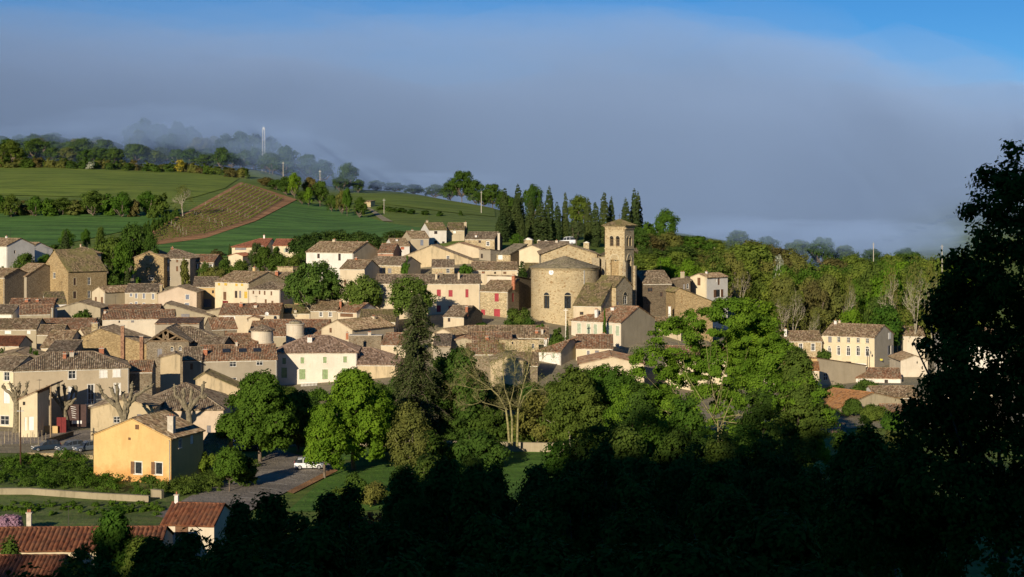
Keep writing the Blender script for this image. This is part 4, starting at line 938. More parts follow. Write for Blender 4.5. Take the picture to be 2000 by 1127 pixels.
# long cream house and its stone neighbour
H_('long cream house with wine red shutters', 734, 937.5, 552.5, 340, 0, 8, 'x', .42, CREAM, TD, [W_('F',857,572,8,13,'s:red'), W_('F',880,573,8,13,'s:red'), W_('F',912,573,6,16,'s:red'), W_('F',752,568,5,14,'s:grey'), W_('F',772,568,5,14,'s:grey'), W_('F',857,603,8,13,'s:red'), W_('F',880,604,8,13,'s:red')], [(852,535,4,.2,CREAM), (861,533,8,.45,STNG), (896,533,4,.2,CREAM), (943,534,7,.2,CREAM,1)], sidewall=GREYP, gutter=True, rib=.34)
H_('stone house with wine red shutters and door', 938, 992, 567, 336, -26, 5.5, 'shedf', .40, STNP, TB_, [W_('F',970,581,8,16,'s:red'), W_('F',970.6,613,12,19,'s:red'), W_('F',943.5,614,8,19,'D:red'), W_('R',1002,581,4,17,'s:red'), W_('R',1003,612,4,20,'s:red')], [(1003,537,6,.45,BRICK,1)], sidewall=STNG, rib=.33)  # shade of the unlit right side is put into its darker stone
H_('pale parapet wall house rising behind the wine red shutters', 951, 1004, 538, 341, -26, 9, 'shedb', .12, PALE, TD, [], sidewall=STNG, genoise=False)
# ruined houses right of the church, its shade put into their dark stone
H_('low red roof against the tower side', 1254, 1274, 545, 352, 0, 8, 'x', .4, DULL, TO, [])
H_('ruined stone house, church shadow put into its dark colour', 1256, 1312, 553, 346, 12, 12, 'x', .42, STND, TD, [W_('F',1270,566,10,8), W_('F',1292,575,5,9)])
H_('narrow stone ruin with two pale windows, shadow put into its dark colour', 1311, 1348, 548, 350, -8, 9, 'g', .25, STND, TD, [W_('F',1336,560,3,10,'s:grey'), W_('F',1343,559,4,10,'w')], [(1333,531,8,.2,DULL)], apex=.8, genoise=False)
H_('cream cottage with brown shutters right of the ruins', 1348, 1380.5, 541, 356, -42, 8.5, 'g', .34, LEMON, TB_, [W_('F',1365,550,6,15,'s:brown'), W_('R',1404,550,4,13,'s:brown'), W_('R',1403,573,9,15,'o:brown'), W_('R',1398,548,2,6,'w')], [(1380,530,4,.3,WCH)], sidewall=WHITE)
H_('lit stone wall shed with sloping mossy roof', 1319, 1392, 569, 336, 14, 6, 'g', .16, STN, TM, [], apex=.1, yr=589, genoise=False)
# right hand group
H_('low brown roof behind the long cream house at right', 1594, 1634, 641, 378, -4, 8, 'x', .40, PALE, TD, [])
H_('cream house with five upper windows and arched windows', 1606, 1708, 653.5, 352, -35, 11.5, 'x', .40, LEMON, TB_, [W_('F',1621,663,7,12,'s:grey'), W_('F',1638,663,6,11,'w:white:s'), W_('F',1657,664,6,11,'w:white:s'), W_('F',1676,664,6,11,'w:white:s'), W_('F',1694,665,6,11,'w:white:s'),
    W_('F',1620,686,6,13,'a:white:p'), W_('F',1638,686,6,15,'a:white:p'), W_('F',1657,687,7,15,'a:white:p'), W_('F',1676,687,7,15,'a:white:p'), W_('F',1694,688,7,15,'a:white:p'),
    W_('F',1657,711,11,10), W_('F',1681,716,22,13,'D:white'), W_('R',1737.5,656,5,13,'D:white'), W_('R',1738,683.5,5,18,'o:grey'), W_('R',1738,711,7,10,'w:white')], [(1632,626,5,.45,WCH), (1640,626,4,.5,CREAM)], sidewall=plaster('hotel_shade_render', (.42,.37,.28), .3), rib=.36)  # side render darkened: its grazing light is put into the colour
H_('stone wing with white windows left of the arched windows', 1527, 1605.5, 665, 350, -2, 9, 'x', .40, STNP, TB_, [W_('F',1537,677,5,13,'w:white:p'), W_('F',1564,678,7,14,'w:white:p'), W_('F',1588,678,7,14,'w:white:p')], [(1534,642,5,.2,WCH)], rib=.36)
H_('reddish roof house behind the right end of the cream house', 1764, 1806, 655, 366, -10, 9, 'x', .4, PALE, TB_, [])
H_('brown roof house right of the yellow sign', 1759, 1812, 704, 330, 0, 10, 'g', .36, PALE, TB_, [], genoise=False)
H_('low white house with reddish roof at right', 1672, 1760, 737, 320, -8, 9, 'x', .34, WHITE, TO, [W_('F',1731,745,7,11,'d')], gutter=True)
H_('beige lean to house with streaked side wall', 1536, 1596, 694, 318, -50, 16, 'shedb', .16, OCHRE, TO, [W_('R',1613,736,8,14,'w:white')], sidewall=BEIGE, genoise=False)
H_('low orange roof in front of the streaked side wall', 1530, 1600, 722, 300, -8, 8, 'x', .3, CREAM, TX, [])
H_('large orange roofed barn with stained long wall', 1556, 1634, 790, 276, -52, 20, 'x', .22, OCHRE, TX, [W_('F',1606,812,9,10,'w')], sidewall=plaster('barn_render', (.52,.44,.28), .7, (.22,.18,.11)), rib=.3, genoise=False)
H_('tiled house right of the orange barn', 1712, 1800, 776, 292, 4, 10, 'x', .30, WHITE, TB_, [])
H_('white house with low tiled roof half behind the dark tree', 1728, 1830, 814, 262, -4, 10, 'x', .3, WHITE, TO, [W_('F',1760,838,12,16,'s:brown')], [])
H_('white house glimpsed through the black tree at right', 1850, 1960, 660, 330, 0, 10, 'x', .35, WHITE, TO, [W_('F',1900,690,8,12)])
H_('pale house glimpsed low behind the black tree', 1840, 1940, 760, 285, -5, 10, 'x', .35, PALE, TO, [W_('F',1880,790,8,14)])
H_('low white house seen through leaves below the barn', 1590, 1655, 848, 248, -6, 8, 'x', .3, WHITE, TB_, [W_('F',1628,868,12,24,'o:pgreen')])
# middle band, left
H_('dark roofed lean to beside the left edge', -20, 24, 612, 328, -4, 8, 'x', .40, WHITE, TD, [])
H_('house with small skylight roof and lit left gable', 38, 98, 613, 322, 16, 8, 'x', .38, DULL, TO, [], [])
H_('rust coloured patched roof above the left houses', 16, 104, 600, 342, 8, 9, 'x', .36, DULL, TO, [W_('F',28,606,6,5,'w')], [(52,586,6,.3,BRICK), (73,590,5,.3,BRICK)])
H_('white sided lean to with grey roof', 90, 130, 593, 345, 22, 7, 'shedf', .30, WHITE, TM, [], genoise=False)
H_('grey gable roofed shed among the left roofs', 112, 196, 602, 332, 2, 9, 'g', .28, DULL, TD, [], genoise=False)
H_('low house with gable lit and long brown tiled roof', 200, 340, 623, 326, 10, 9, 'x', .34, PALE, TO, [W_('F',233,628,3,5), W_('F',259,627,6,6,'s:grey'), W_('F',310,626,3,5)], [(205,613,4,.3,CONC)], rib=.34, gutter=True)
H_('thin roof just behind the long brown roof', 208, 312, 606, 336, 6, 6, 'x', .34, CREAM, TO, [])
H_('tall grey gable wall with a pantile hatch', 311, 412, 608, 340, 4, 9, 'g', .30, DULL, TD, [W_('F',362,617,16,8,'s:grey')], apex=.12, yr=618, genoise=False)
H_('flat grey walled yard building', 303, 389, 632, 318, 2, 6, 'shedf', .12, GREYP, TO, [], genoise=False)
H_('house with long spotted roof at the left edge', -40, 71, 642, 305, 2, 8, 'x', .42, DULL, TB_, [W_('F',15,648,13,9,'D:white'), W_('F',56,648,7,9,'s:white')], rib=.33)
H_('red brown roofed house left of the small gable', 76, 180, 643, 311, 4, 9, 'x', .40, PALE, TO, [W_('F',130,648,16,5,'D:white')], rib=.33)
H_('second spotted roof between the left edge and the red roof', 72, 122, 652, 300, 4, 7, 'x', .42, DULL, TB_, [], rib=.33)
H_('tiny gabled house left of the great stone gable', 150, 164, 650, 296, -46, 8, 'g', .7, CREAM, TB_, [], genoise=False)
H_('low house with bright red tiled roof at the left edge', -40, 37, 674, 290, -2, 7, 'x', .40, CREAM, TR, [], rib=.33)
H_('house with tilted roof of dark ribbed tiles', 80, 130, 677, 283, -10, 8.5, 'x', .62, CREAM, TB_, [], rib=.33)
H_('low shed with grey roof before the great stone gable', 88, 142, 690, 274, 0, 6, 'shedf', .28, STNG, TD, [W_('F',108,693,6,5,'s:white')], genoise=False)
H_('wide low roof at the left edge behind the pollard house', -40, 76, 702, 268, 6, 10, 'g', .24, STNG, TD, [], genoise=False, apex=.6)
H_('great windowless rubble stone gable', 147, 294, 664, 287, 0, 10, 'g', .30, STN, TD, [], [(186,630,12,.3,STNP)], apex=.33, yr=676, genoise=False)
gg = HN[-1]
for px, yt, yb in ((240,636,712),(277,657,716)):      # brick flues climbing the face of the gable
    u = (px-147)*287/F; z1 = EYE-(yt-YH)*287/F-gg.location.z; m = MB(); m.box(u-.32, u+.32, -.42, -.004, 0, z1); c = m.build('flue', BRICKD, gg)
    m = MB(); m.box(u-.4, u+.4, -.5, .05, z1, z1+.12); m.build('chimney_cap', CONC, c)
# open timber truss barn
tr_root, tW, tH, tz = H_('barn with an open timber truss gable', 286, 369, 668, 286, 3, 12, 'g', .62, STNG, TD, [W_('F',312,689,9,16,'s:grey'), W_('F',336,683,6,6,'a'), W_('F',352,682,6,6,'a')], apex=.45, genoise=False, front_open=True)
m = MB(); ax = tW*.45
def beam(m, a, b, w=.16): m.tube([(a[0], a[1] if len(a) > 2 else .1, a[-1]), (b[0], b[1] if len(b) > 2 else .1, b[-1])], [w, w], 4)
for y_ in (.12, 4.0):
    for a, b in (((0, y_, tH+.1), (tW, y_, tH+.1)), ((.2, y_, tH), (ax, y_, tz-.2)), ((tW-.2, y_, tH), (ax, y_, tz-.2)), ((ax-.45, y_, tH), (ax-.45, y_, tz-.4)), ((ax+.45, y_, tH), (ax+.45, y_, tz-.4)),
                 ((ax-.45, y_, tH+.2), (ax+.45, y_, tz-.9)), ((ax+.45, y_, tH+.2), (ax-.45, y_, tz-.9)), ((ax-.45, y_, tH+.3), (ax*.45, y_, (tH+tz)/2-.1)), ((ax+.45, y_, tH+.3), (ax+(tW-ax)*.5, y_, (tH+tz)/2-.1))):
        beam(m, a, b)
m.build('truss', TIMBER, tr_root)
H_('long dark stone wing with arched openings', 330, 433, 667, 289, 14, 11, 'hipr', .42, STNG, TD, [W_('F',348,681,7,5,'a:white:s'), W_('F',361,681,6,5,'a:white:s'), W_('F',378,680,8,6,'a:white:s'), W_('F',396,679,8,5,'a:white:s')], rib=.33, genoise=False)
H_('small orange roof below the brick chimneys', 250, 297, 725, 258, 8, 7, 'x', .40, STNG, TO, [], rib=.3)
H_('narrow yellowish wall block with slanted top', 313, 352, 698, 272, 12, 4, 'g', .2, STAINED, TD, [], apex=.75, yr=694, genoise=False)
H_('low grey roofed house between the truss barn and the skylights', 357, 394, 703, 279, 8, 9, 'x', .42, DULL, TD, [W_('F',374,716,5,12,'s:brown')], [(401,686,8,.3,BRICK,1)])
H_('grey house with three roof skylights', 392, 541, 704, 280, 12, 12, 'x', .36, GREYP, TO, [W_('F',455,711,13,11,'w:white'), W_('F',507,708,13,11,'w:white'), W_('F',455,742,14,9,'w:white')], [(462,668,4,.45,CONC)], gutter=True, rib=.3)
root_sky = HN[-1]
H_('stained garden wall house below the skylight house', 382, 470, 740, 250, 4, 6, 'g', .25, STAINED, TM, [], apex=.2, yr=760, genoise=False)
H_('wide house with dark hip roof behind the pollard trees', 262, 436, 800, 236, 4, 15, 'hip', .42, PINK, TD, [W_('F',408,838,8,14,'s:grey'), W_('F',340,826,10,12,'s:blue')], [(361,795,7,.05,BRICK)], rib=.3, genoise=False)
H_('stained beige house with low gable behind the yellow house', 177, 300, 797, 230, 3, 9, 'g', .30, STAINED, TD, [W_('F',228,820,13,13,'w:white'), W_('F',272,812,9,6,'s:grey')], apex=.56, genoise=False, rib=.3, gutter=False)
# middle band, centre
H_('house with a long grey roof behind the rust roofs', 403, 520, 608, 345, -4, 10, 'g', .22, DULL, TD, [], [(443,592,5,.1,CONC)], apex=.7, genoise=False)
H_('cream house with broad rust roof and satellite dish', 428, 546, 614, 334, 2, 11, 'x', .36, CREAM, TO, [W_('F',447,622,24,12,'D:white'), W_('F',486,624,5,8)], [(471,592,6,.35,BRICK), (499,600,6,.3,CONC)], rib=.34)
H_('stone house with brown door and mossy orange roof', 414, 463, 642, 306, 20, 9, 'x', .40, STNG, TO, [W_('F',441,653,6,16,'D:brown')], rib=.32)
H_('dark eaved house end in front of the orange roofs', 385, 434, 678, 288, -6, 8, 'x', .42, STND, TD, [])
H_('house under the orange roof around the round towers', 430, 500, 673, 300, -4, 9, 'x', .40, DULL, TO, [], rib=.32)
H_('wide orange roofed house behind the round towers', 486, 640, 655, 316, 2, 13, 'x', .42, DULL, TO, [W_('F',500,661,5,6)], rib=.33)
H_('pale wall corner left of the orange roof', 485, 508, 622, 322, 0, 4, 'g', .3, CREAM, TO, [], apex=.3, genoise=False)
H_('cream wall house with olive roof', 553, 606, 611, 342, 2, 8, 'x', .38, CREAM, TM, [], [(607,600,4,.2,BRICK,1), (577,611,5,0,CONC)])
H_('ochre wall rising behind the olive roof', 575, 622, 590, 350, 0, 5, 'shedb', .1, OCHRE, TB_, [], genoise=False)
H_('beige house with two white framed windows', 606.5, 659, 605.5, 334, -4, 9, 'x', .40, DULL if False else BEIGE, TB_, [W_('F',627,614,6,9,'w:white:p'), W_('F',645,614,6,9,'w:white:p')], [(665,587,4,.2,BRICK,1)], rib=.33)
H_('small house with an open loggia and white side', 659.5, 697, 608, 332, -26, 9, 'x', .36, CREAM, TO, [W_('F',677,615,25,8,'D:brown')], sidewall=WHITE, rib=.33)  # brown panel stands for the shade inside the open loggia
H_('long mossy roofed house right of the loggia', 702, 772, 627, 326, 0, 10, 'x', .42, PALE, TM, [W_('F',763,633,5,8)], rib=.33)
H_('cream gable with brown shutter and wide brown roof', 628, 688, 641, 314, -34, 13.5, 'g', .44, CREAM, TB_, [W_('F',646,645,4,9,'s:brown')], [(730,621,7,.8,CREAM,1)], genoise=False, rib=.33)
H_('stone house with fawn roof right of the white house', 698, 777, 711, 290, -4, 12, 'hipr', .42, STAINED, TP, [], sidewall=STN, rib=.30)
H_('stone wall with tall rendered chimney', 681, 745, 656, 304, -2, 3, 'flat', 0, STNG, TD, [], [(722,649,6,.2,CONC)], genoise=False)
H_('small orange roof right of the stone wall', 744, 792, 672, 300, -10, 9, 'x', .4, CREAM, TO, [])
H_('white house with sage green shutters', 537, 697, 688, 290, 3, 11.5, 'hip', .46, plaster('warm_white_render', (.74,.66,.54), .12), TP, [W_('F',555,705,7,12,'s:green:p'), W_('F',590.5,704,7,12,'s:green:p'), W_('F',634.5,703,7,12,'s:green:p'), W_('F',674,702,7,12,'s:green:p'),
   W_('F',555,728,11,20,'s:green:p'), W_('F',590.5,731,12,20,'s:green:p'), W_('F',635,731,11,19,'s:green:p'), W_('F',673,728,11,18,'s:green:p'), W_('F',598,761,11,16,'D:teal'), W_('F',640,760,9,16,'s:green:p')], [(605,658,9,.3,WCH), (678,655,5,.5,BRICK)], rib=.28, gutter=True)
wh = HN[-1]
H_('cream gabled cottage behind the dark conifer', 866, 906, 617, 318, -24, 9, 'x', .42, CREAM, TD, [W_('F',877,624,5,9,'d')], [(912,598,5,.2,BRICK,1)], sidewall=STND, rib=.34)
H_('long brown ribbed roof below the stone house', 914, 1072, 658, 308, 1, 9, 'x', .42, DULL, TB_, [W_('F',1040,662,5,4)], [(1048,652,6,.15,BRICK), (1059,643,3,.1,CONC)], rib=.34)
H_('low house with rust roof left of the lichened tree', 865, 940, 670, 302, -3, 12, 'g', .28, DULL, TO, [W_('F',889,667,3,4)], [(950,666,5,.2,BRICK)], apex=.55, genoise=False)
H_('house with overlapping orange brown roofs', 922, 1000, 673, 300, 2, 12, 'x', .32, STNP, TO, [], [(951,664,6,.2,BRICK)], rib=.33)
H_('roughcast stone house behind the lichened tree', 975, 1052, 663, 296, 2, 8, 'shedb', .12, STNP, TD, [W_('F',1001,670,3,5), W_('F',1041,676,5,9,'w')], genoise=False)
H_('low brown roofed house among the branches', 910, 985, 690, 286, 0, 8, 'x', .36, STNG, TO, [], rib=.33)
H_('pale gable among the branches of the lichened tree', 958, 1022, 706, 276, 4, 8, 'g', .3, STAINED, TD, [], genoise=False)
H_('mossy brown roof behind the lichened tree', 1000, 1050, 712, 280, -2, 9, 'x', .4, STNG, TB_, [])
H_('cream gabled bit of house left of the conifer', 843, 888, 652, 308, -30, 9, 'g', .4, CREAM, TB_, [], genoise=False)
H_('grey low house below the cream gabled cottage', 846, 880, 676, 296, 0, 8, 'shedf', .2, GREYP, TD, [], genoise=False)
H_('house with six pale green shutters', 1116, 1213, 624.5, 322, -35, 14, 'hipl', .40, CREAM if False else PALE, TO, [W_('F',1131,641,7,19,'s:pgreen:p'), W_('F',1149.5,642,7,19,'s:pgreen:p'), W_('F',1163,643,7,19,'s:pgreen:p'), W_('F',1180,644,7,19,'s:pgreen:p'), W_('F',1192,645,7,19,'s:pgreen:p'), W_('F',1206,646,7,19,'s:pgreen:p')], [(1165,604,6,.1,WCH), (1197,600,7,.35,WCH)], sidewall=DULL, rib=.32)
H_('white walled house with l shaped brown roof, left block', 1049, 1095.5, 685, 296, -22, 12, 'hipl', .38, WHITE, TO, [W_('F',1060,691,4,7,'s:pgreen'), W_('F',1081,694,4,9,'s:pgreen'), W_('F',1081,715,8,16,'s:white'), W_('F',1061,714,8,16,'s:white')], [(1066,667,6,.3,WCH)], sidewall=BEIGE, rib=.32)
H_('cream right block of the l shaped house', 1125, 1197, 679, 300, -3, 11, 'x', .38, LEMON, TO, [W_('F',1149,691,5,12,'s:grey:p'), W_('F',1166,689,8,9,'s:grey'), W_('F',1137,702,5,8,'s:grey')], [(1179,655,7,.6,CONC)], rib=.32)
H_('low house with reddish roof behind the round pine', 1131, 1258, 711, 280, -2, 13, 'g', .22, CREAM, TO, [], apex=.5, rib=.3, genoise=False)
H_('beige houses hidden behind the big ash tree', 1270, 1330, 640, 330, -10, 10, 'x', .38, BEIGE, TB_, [W_('F',1290,655,6,9,'s:brown')], [(1308,598,5,.5,WCH)])
H_('cream house glimpsed through the big ash tree', 1300, 1420, 700, 290, -5, 10, 'x', .38, LEMON, TO, [W_('F',1330,716,6,10,'s:brown'), W_('F',1370,716,6,10,'s:brown')])
H_('pale house glimpsed left through the ash branches', 1420, 1530, 690, 310, 0, 10, 'x', .38, PALE, TO, [W_('F',1460,705,6,10,'s:brown'), W_('F',1500,705,6,10,'s:brown')])
H_('white house glimpsed behind the lime green round tree', 730, 790, 800, 262, 0, 8, 'x', .35, WHITE, TO, [W_('F',760,820,7,12)])
H_('white wall of a house behind the dark oak', 850, 960, 770, 268, 2, 8, 'x', .35, WHITE, TO, [W_('F',880,790,8,14), W_('F',925,790,8,14)])
H_('house behind the shady grove in the centre', 1010, 1110, 780, 262, 0, 8, 'x', .35, CREAM, TO, [W_('F',1060,800,8,14)])
# street front at left
pol, pW, pH, pz = H_('large house with front dimmed to grey beige behind the pollard trees', 27, 252, 723, 250, 17, 11, 'hip', .40, plaster('dimmed_taupe_render', (.46,.38,.26), .15), TD, [W_('F',141,731,14,18,'w:white:p'), W_('F',202,728.5,14,18,'s:white:p'), W_('F',228,727,14,18,'s:white:p'), W_('F',141,769,14,26,'s:white:p'),  # front is the cream render darkened, its weaker sunlight put into the colour
   W_('F',177.5,770,12,38,'w:white:p'), W_('F',229,764,12,30,'s:white:p')], [(126,690,6,.3,BRICK), (140,688,8,.35,CONC), (198,681,9,.5,BRICK)], rib=.30, gutter=True, sidewall=LEMON)
H_('cream end bay of the street row at the left edge', -60, 26.4, 720, 252, -15, 9, 'hipl', .40, LEMON, TD, [W_('F',13,735,11,17,'w:white:p'), W_('F',13,774,12,28,'s:white'), W_('F',9,821,17,18,'w:white:p')])
po, poW, poH, poz = H_('yellow porch house with white door under a sloping canopy', 37, 73, 780, 241, 0, 6, 'g', .04, LEMON, TO, [W_('F',61,827,10,27,'D:white'), W_('F',50,828,4,26,'s:white'), W_('F',47,788,5,7)], apex=.97, yr=765, rib=.3, genoise=False)
_m = MB(); roof_plane(_m, [(poW-.1,-.5,poH+1.15),(poW-.1,6,poH+1.15),(poW+2.3,6,poH+2.25),(poW+2.3,-.5,poH+2.25)], (-1,0,-.45)); _m.build('canopy', TO, po)
_m = MB(); _m.box(poW+2.05,poW+2.25,-.3,-.1,0,poH+2.1); _m.build('post', TIMBER, po)
yel, yW, yH, yz = H_('yellow house with stained gable and brown shutters', 183, 334, 848, 205, -19, 8.2, 'g', .40, YELLOWY, TB_, [W_('F',268,834,7,9,'s:brown'), W_('F',253,857,5,5,'s:brown'), W_('F',270,914,14,24,'l:brown:p'), W_('F',310,915,14,24,'l:brown:p'), W_('R',352,866,5,17,'w:white:p'), W_('R',375,858,6,18,'s:white')], [(335,812,13,.22,CONC,1)], sidewall=OCHRE, rib=.28, genoise=False, gutter=True, apex=.5, base=-.3)
H_('small stone outbuilding with mossy roof beside the yellow house', 378, 428, 891, 212, -8, 6, 'shedf', .35, STNP, TM, [W_('F',386,905,8,22,'D:brown')], rib=.28, genoise=False)
# foot of the slope
H_('long low house with red ribbed roof at the bottom left', -90, 311, 1075, 150, 2, 7, 'x', .40, CREAM, TR, [W_('F',120,1092,14,14,'s:brown')], [(57,1000,9,.55,CONC), (57,1000,9,.55,CONC)][:1], rib=.46, genoise=False, base=-.4)
H_('small white shed house with red ribbed roof', 316, 418, 1022, 160, -8, 6.5, 'x', .46, PALE, TR, [W_('F',355,1036,25,24,'s:brown')], [(345,965,4,.5,WCH)], rib=.46, base=-.4, genoise=False)
H_('dark shaded tiled roof in the bottom left corner', -90, 100, 1150, 132, 0, 9, 'x', .40, DULL, TR, [], rib=.36, genoise=False)

rng_a = random.Random(31)
for root in HN[::3]:
    o = [c for c in root.children if c.name.startswith('roof')]
    if not o: continue
    bb = [v.co for v in o[0].data.vertices]; mx = max(bb, key=lambda c: c.z+rng_a.uniform(0, .1)); h = rng_a.uniform(1.2, 2.2); m = MB()
    m.tube([(mx.x, mx.y, mx.z-.3), (mx.x, mx.y, mx.z+h)], [.03, .025], 4)
    for k in range(4): m.tube([(mx.x-.4+.05*k, mx.y+.15*k-.2, mx.z+h-.1), (mx.x+.4-.05*k, mx.y+.15*k-.2, mx.z+h-.1)], [.018, .018], 3)
    m.tube([(mx.x, mx.y-.4, mx.z+h-.1), (mx.x, mx.y+.4, mx.z+h-.1)], [.02, .02], 3); m.build('aerial', IRON, root)
# ---------------------------------------------------------------- church
Cx, Cy, _ = P(1103, 525, 338.0)          # centre of the round apse
ze = EYE-(525-YH)*328/F
zb = 9.0
church = empty('church', (Cx, Cy, zb), 0, 'ochre stone church with rounded apse and square bell tower', 'church')
def Lp(px, py, D): p = P(px, py, D); return (p[0]-Cx, p[1]-Cy, p[2]-zb)
Ra = 7.4; He = ze-zb
m = MB(); nseg = 36
a0, a1 = R(180-8), R(360+25)
wz = [(R(236), 1.0, Lp(0,603,331)[2], Lp(0,578,331)[2]), (R(273), 1.0, Lp(0,603,330)[2], Lp(0,578,330)[2])]
# wall of the apse as small facets with true window openings
angs = sorted(set([a0+(a1-a0)*i/nseg for i in range(nseg+1)]+[w[0]-.1 for w in wz]+[w[0]+.1 for w in wz]))
zs = sorted(set([0, He, wz[0][2], wz[0][3]]))
pc = lambda a, z, r=Ra: (r*math.cos(a), r*math.sin(a), z)
for i in range(len(angs)-1):
    for j in range(len(zs)-1):
        am, zm = (angs[i]+angs[i+1])/2, (zs[j]+zs[j+1])/2
        hole = any(abs(am-w[0]) < .1 and w[2] < zm < w[3] for w in wz)
        if not hole: m.quad(pc(angs[i], zs[j]), pc(angs[i+1], zs[j]), pc(angs[i+1], zs[j+1]), pc(angs[i], zs[j+1]))
        else:
            r2 = Ra-.45; a, b, c, d = angs[i], angs[i+1], zs[j], zs[j+1]
            m.quad(pc(a,c,r2), pc(b,c,r2), pc(b,d,r2), pc(a,d,r2)); m.quad(pc(a,c), pc(a,c,r2), pc(a,d,r2), pc(a,d)); m.quad(pc(b,c,r2), pc(b,c), pc(b,d), pc(b,d,r2))
            m.quad(pc(a,d), pc(a,d,r2), pc(b,d,r2), pc(b,d)); m.quad(pc(a,c,r2), pc(a,c), pc(b,c), pc(b,c,r2))
m.build('apse_wall', ASH, church)
for w in wz:
    c_, s_ = math.cos(w[0]), math.sin(w[0]); o = (Ra*c_, Ra*s_); e = (-s_, c_); n = (c_, s_); hw = Ra*.1
    wd = make_window(church, (o[0]-e[0]*hw, o[1]-e[1]*hw), e, n, .02, 2*hw-.02, w[2]+.02, w[3], 'a:dark:s', False, .35)
m = MB(); m.lathe([(Ra+.05, He-.5), (Ra+.18, He-.45), (Ra+.18, He-.3), (Ra+.4, He-.1), (Ra+.4, He)], 40, (0, 0), a0, a1); m.build('cornice', ASH, church)
m = MB(); steps = 13; apz = Lp(0, 500, 338)[2]
for i in range(steps):
    r0 = (Ra+.5)*(1-i/steps); r1 = (Ra+.5)*(1-(i+1)/steps); z0 = He+(apz-He)*i/steps; z1 = He+(apz-He)*(i+1)/steps
    b0 = len(m.v); m.lathe([(r0, z0-.02), (r0, z0+.10), (max(r1, .02), z1+.02)], 44, (0, 0), R(180-20), R(380))
for k, p in enumerate(m.v): m.uv[k] = (math.atan2(p[1], p[0])*6, p[2]*3)
m.build('apse_roof', TG, church)
m = MB(); m.box(-.9, .9, -Ra-.25, -Ra+.5, 0, 5.2); mm = m.build('buttress', ASH, church); mm.rotation_euler = (0, 0, R(-4))
# pale repaired strip
m = MB(); m.tube([pc(R(302), 0, Ra+.08), pc(R(302), He-.3, Ra+.08)], [.07, .07], 6); m.build('downpipe', GALV, church)
ck = MB(); ca = R(245); ck.lathe([(.0, .06), (.52, .06), (.58, .0)], 24); fc = ck.build('clock_face', plain('clock_white', (.8,.8,.78), .5), church)
fc.location = (Ra*math.cos(ca)*1.008, Ra*math.sin(ca)*1.008, Lp(0,532,332)[2]); fc.rotation_euler = (R(90), 0, ca+R(90))
h = MB(); h.box(-.03, .03, 0, .4, .07, .09); h.box(0, .28, -.03, .03, .07, .09); h.build('clock_hand', IRON, fc)
# nave: gable end seen above the apse, facing the camera
def local_block(nm, root, ox, oy, ang, W, Dp, H, mat, holes=None, z0=0):
    ar = R(ang); e = (math.cos(ar), math.sin(ar)); n = (math.sin(ar), -math.cos(ar)); b = (-math.sin(ar), math.cos(ar))
    cs = [(ox, oy), (ox+e[0]*W, oy+e[1]*W), (ox+e[0]*W+b[0]*Dp, oy+e[1]*W+b[1]*Dp), (ox+b[0]*Dp, oy+b[1]*Dp)]
    return cs, e, n, b
nx0, ny0, nz0 = Lp(1057, 496, 344); nx1, _, nz1 = Lp(1166, 498, 344)
naW = nx1-nx0; nH = nz0; napx = Lp(1107, 477, 344)
m = MB(); facade(m, (nx0, ny0), (1, 0), (0, -1), naW, nH, [], [(0, nH), (napx[0]-nx0, napx[2]), (naW, nH)]); 
facade(m, (nx1, ny0), (0, 1), (1, 0), 26, nH, [], [])
facade(m, (nx0, ny0+26), (0, -1), (-1, 0), 26, nH, [], [])
m.build('nave_wall', ASH, church)
m = MB(); axx = napx[0]; pl = (napx[2]-nH)/(axx-nx0); pr = (napx[2]-nH)/(nx1-axx)
roof_plane(m, [(nx0-.5, ny0-.3, nH-.5*pl), (nx0-.5, ny0+26, nH-.5*pl), (axx, ny0+26, napx[2]), (axx, ny0-.3, napx[2])], (-1, 0, -pl), .36)
roof_plane(m, [(axx, ny0-.3, napx[2]), (axx, ny0+26, napx[2]), (nx1+.7, ny0+26, nH-.7*pr), (nx1+.7, ny0-.3, nH-.7*pr)], (1, 0, -pr), .36)
m.build('nave_roof', TD, church)
m = MB(); m.box(nx1-1.2, nx1+.5, ny0-.8, ny0+.5, 0, nH-.8); m.build('buttress', ASHG, church)
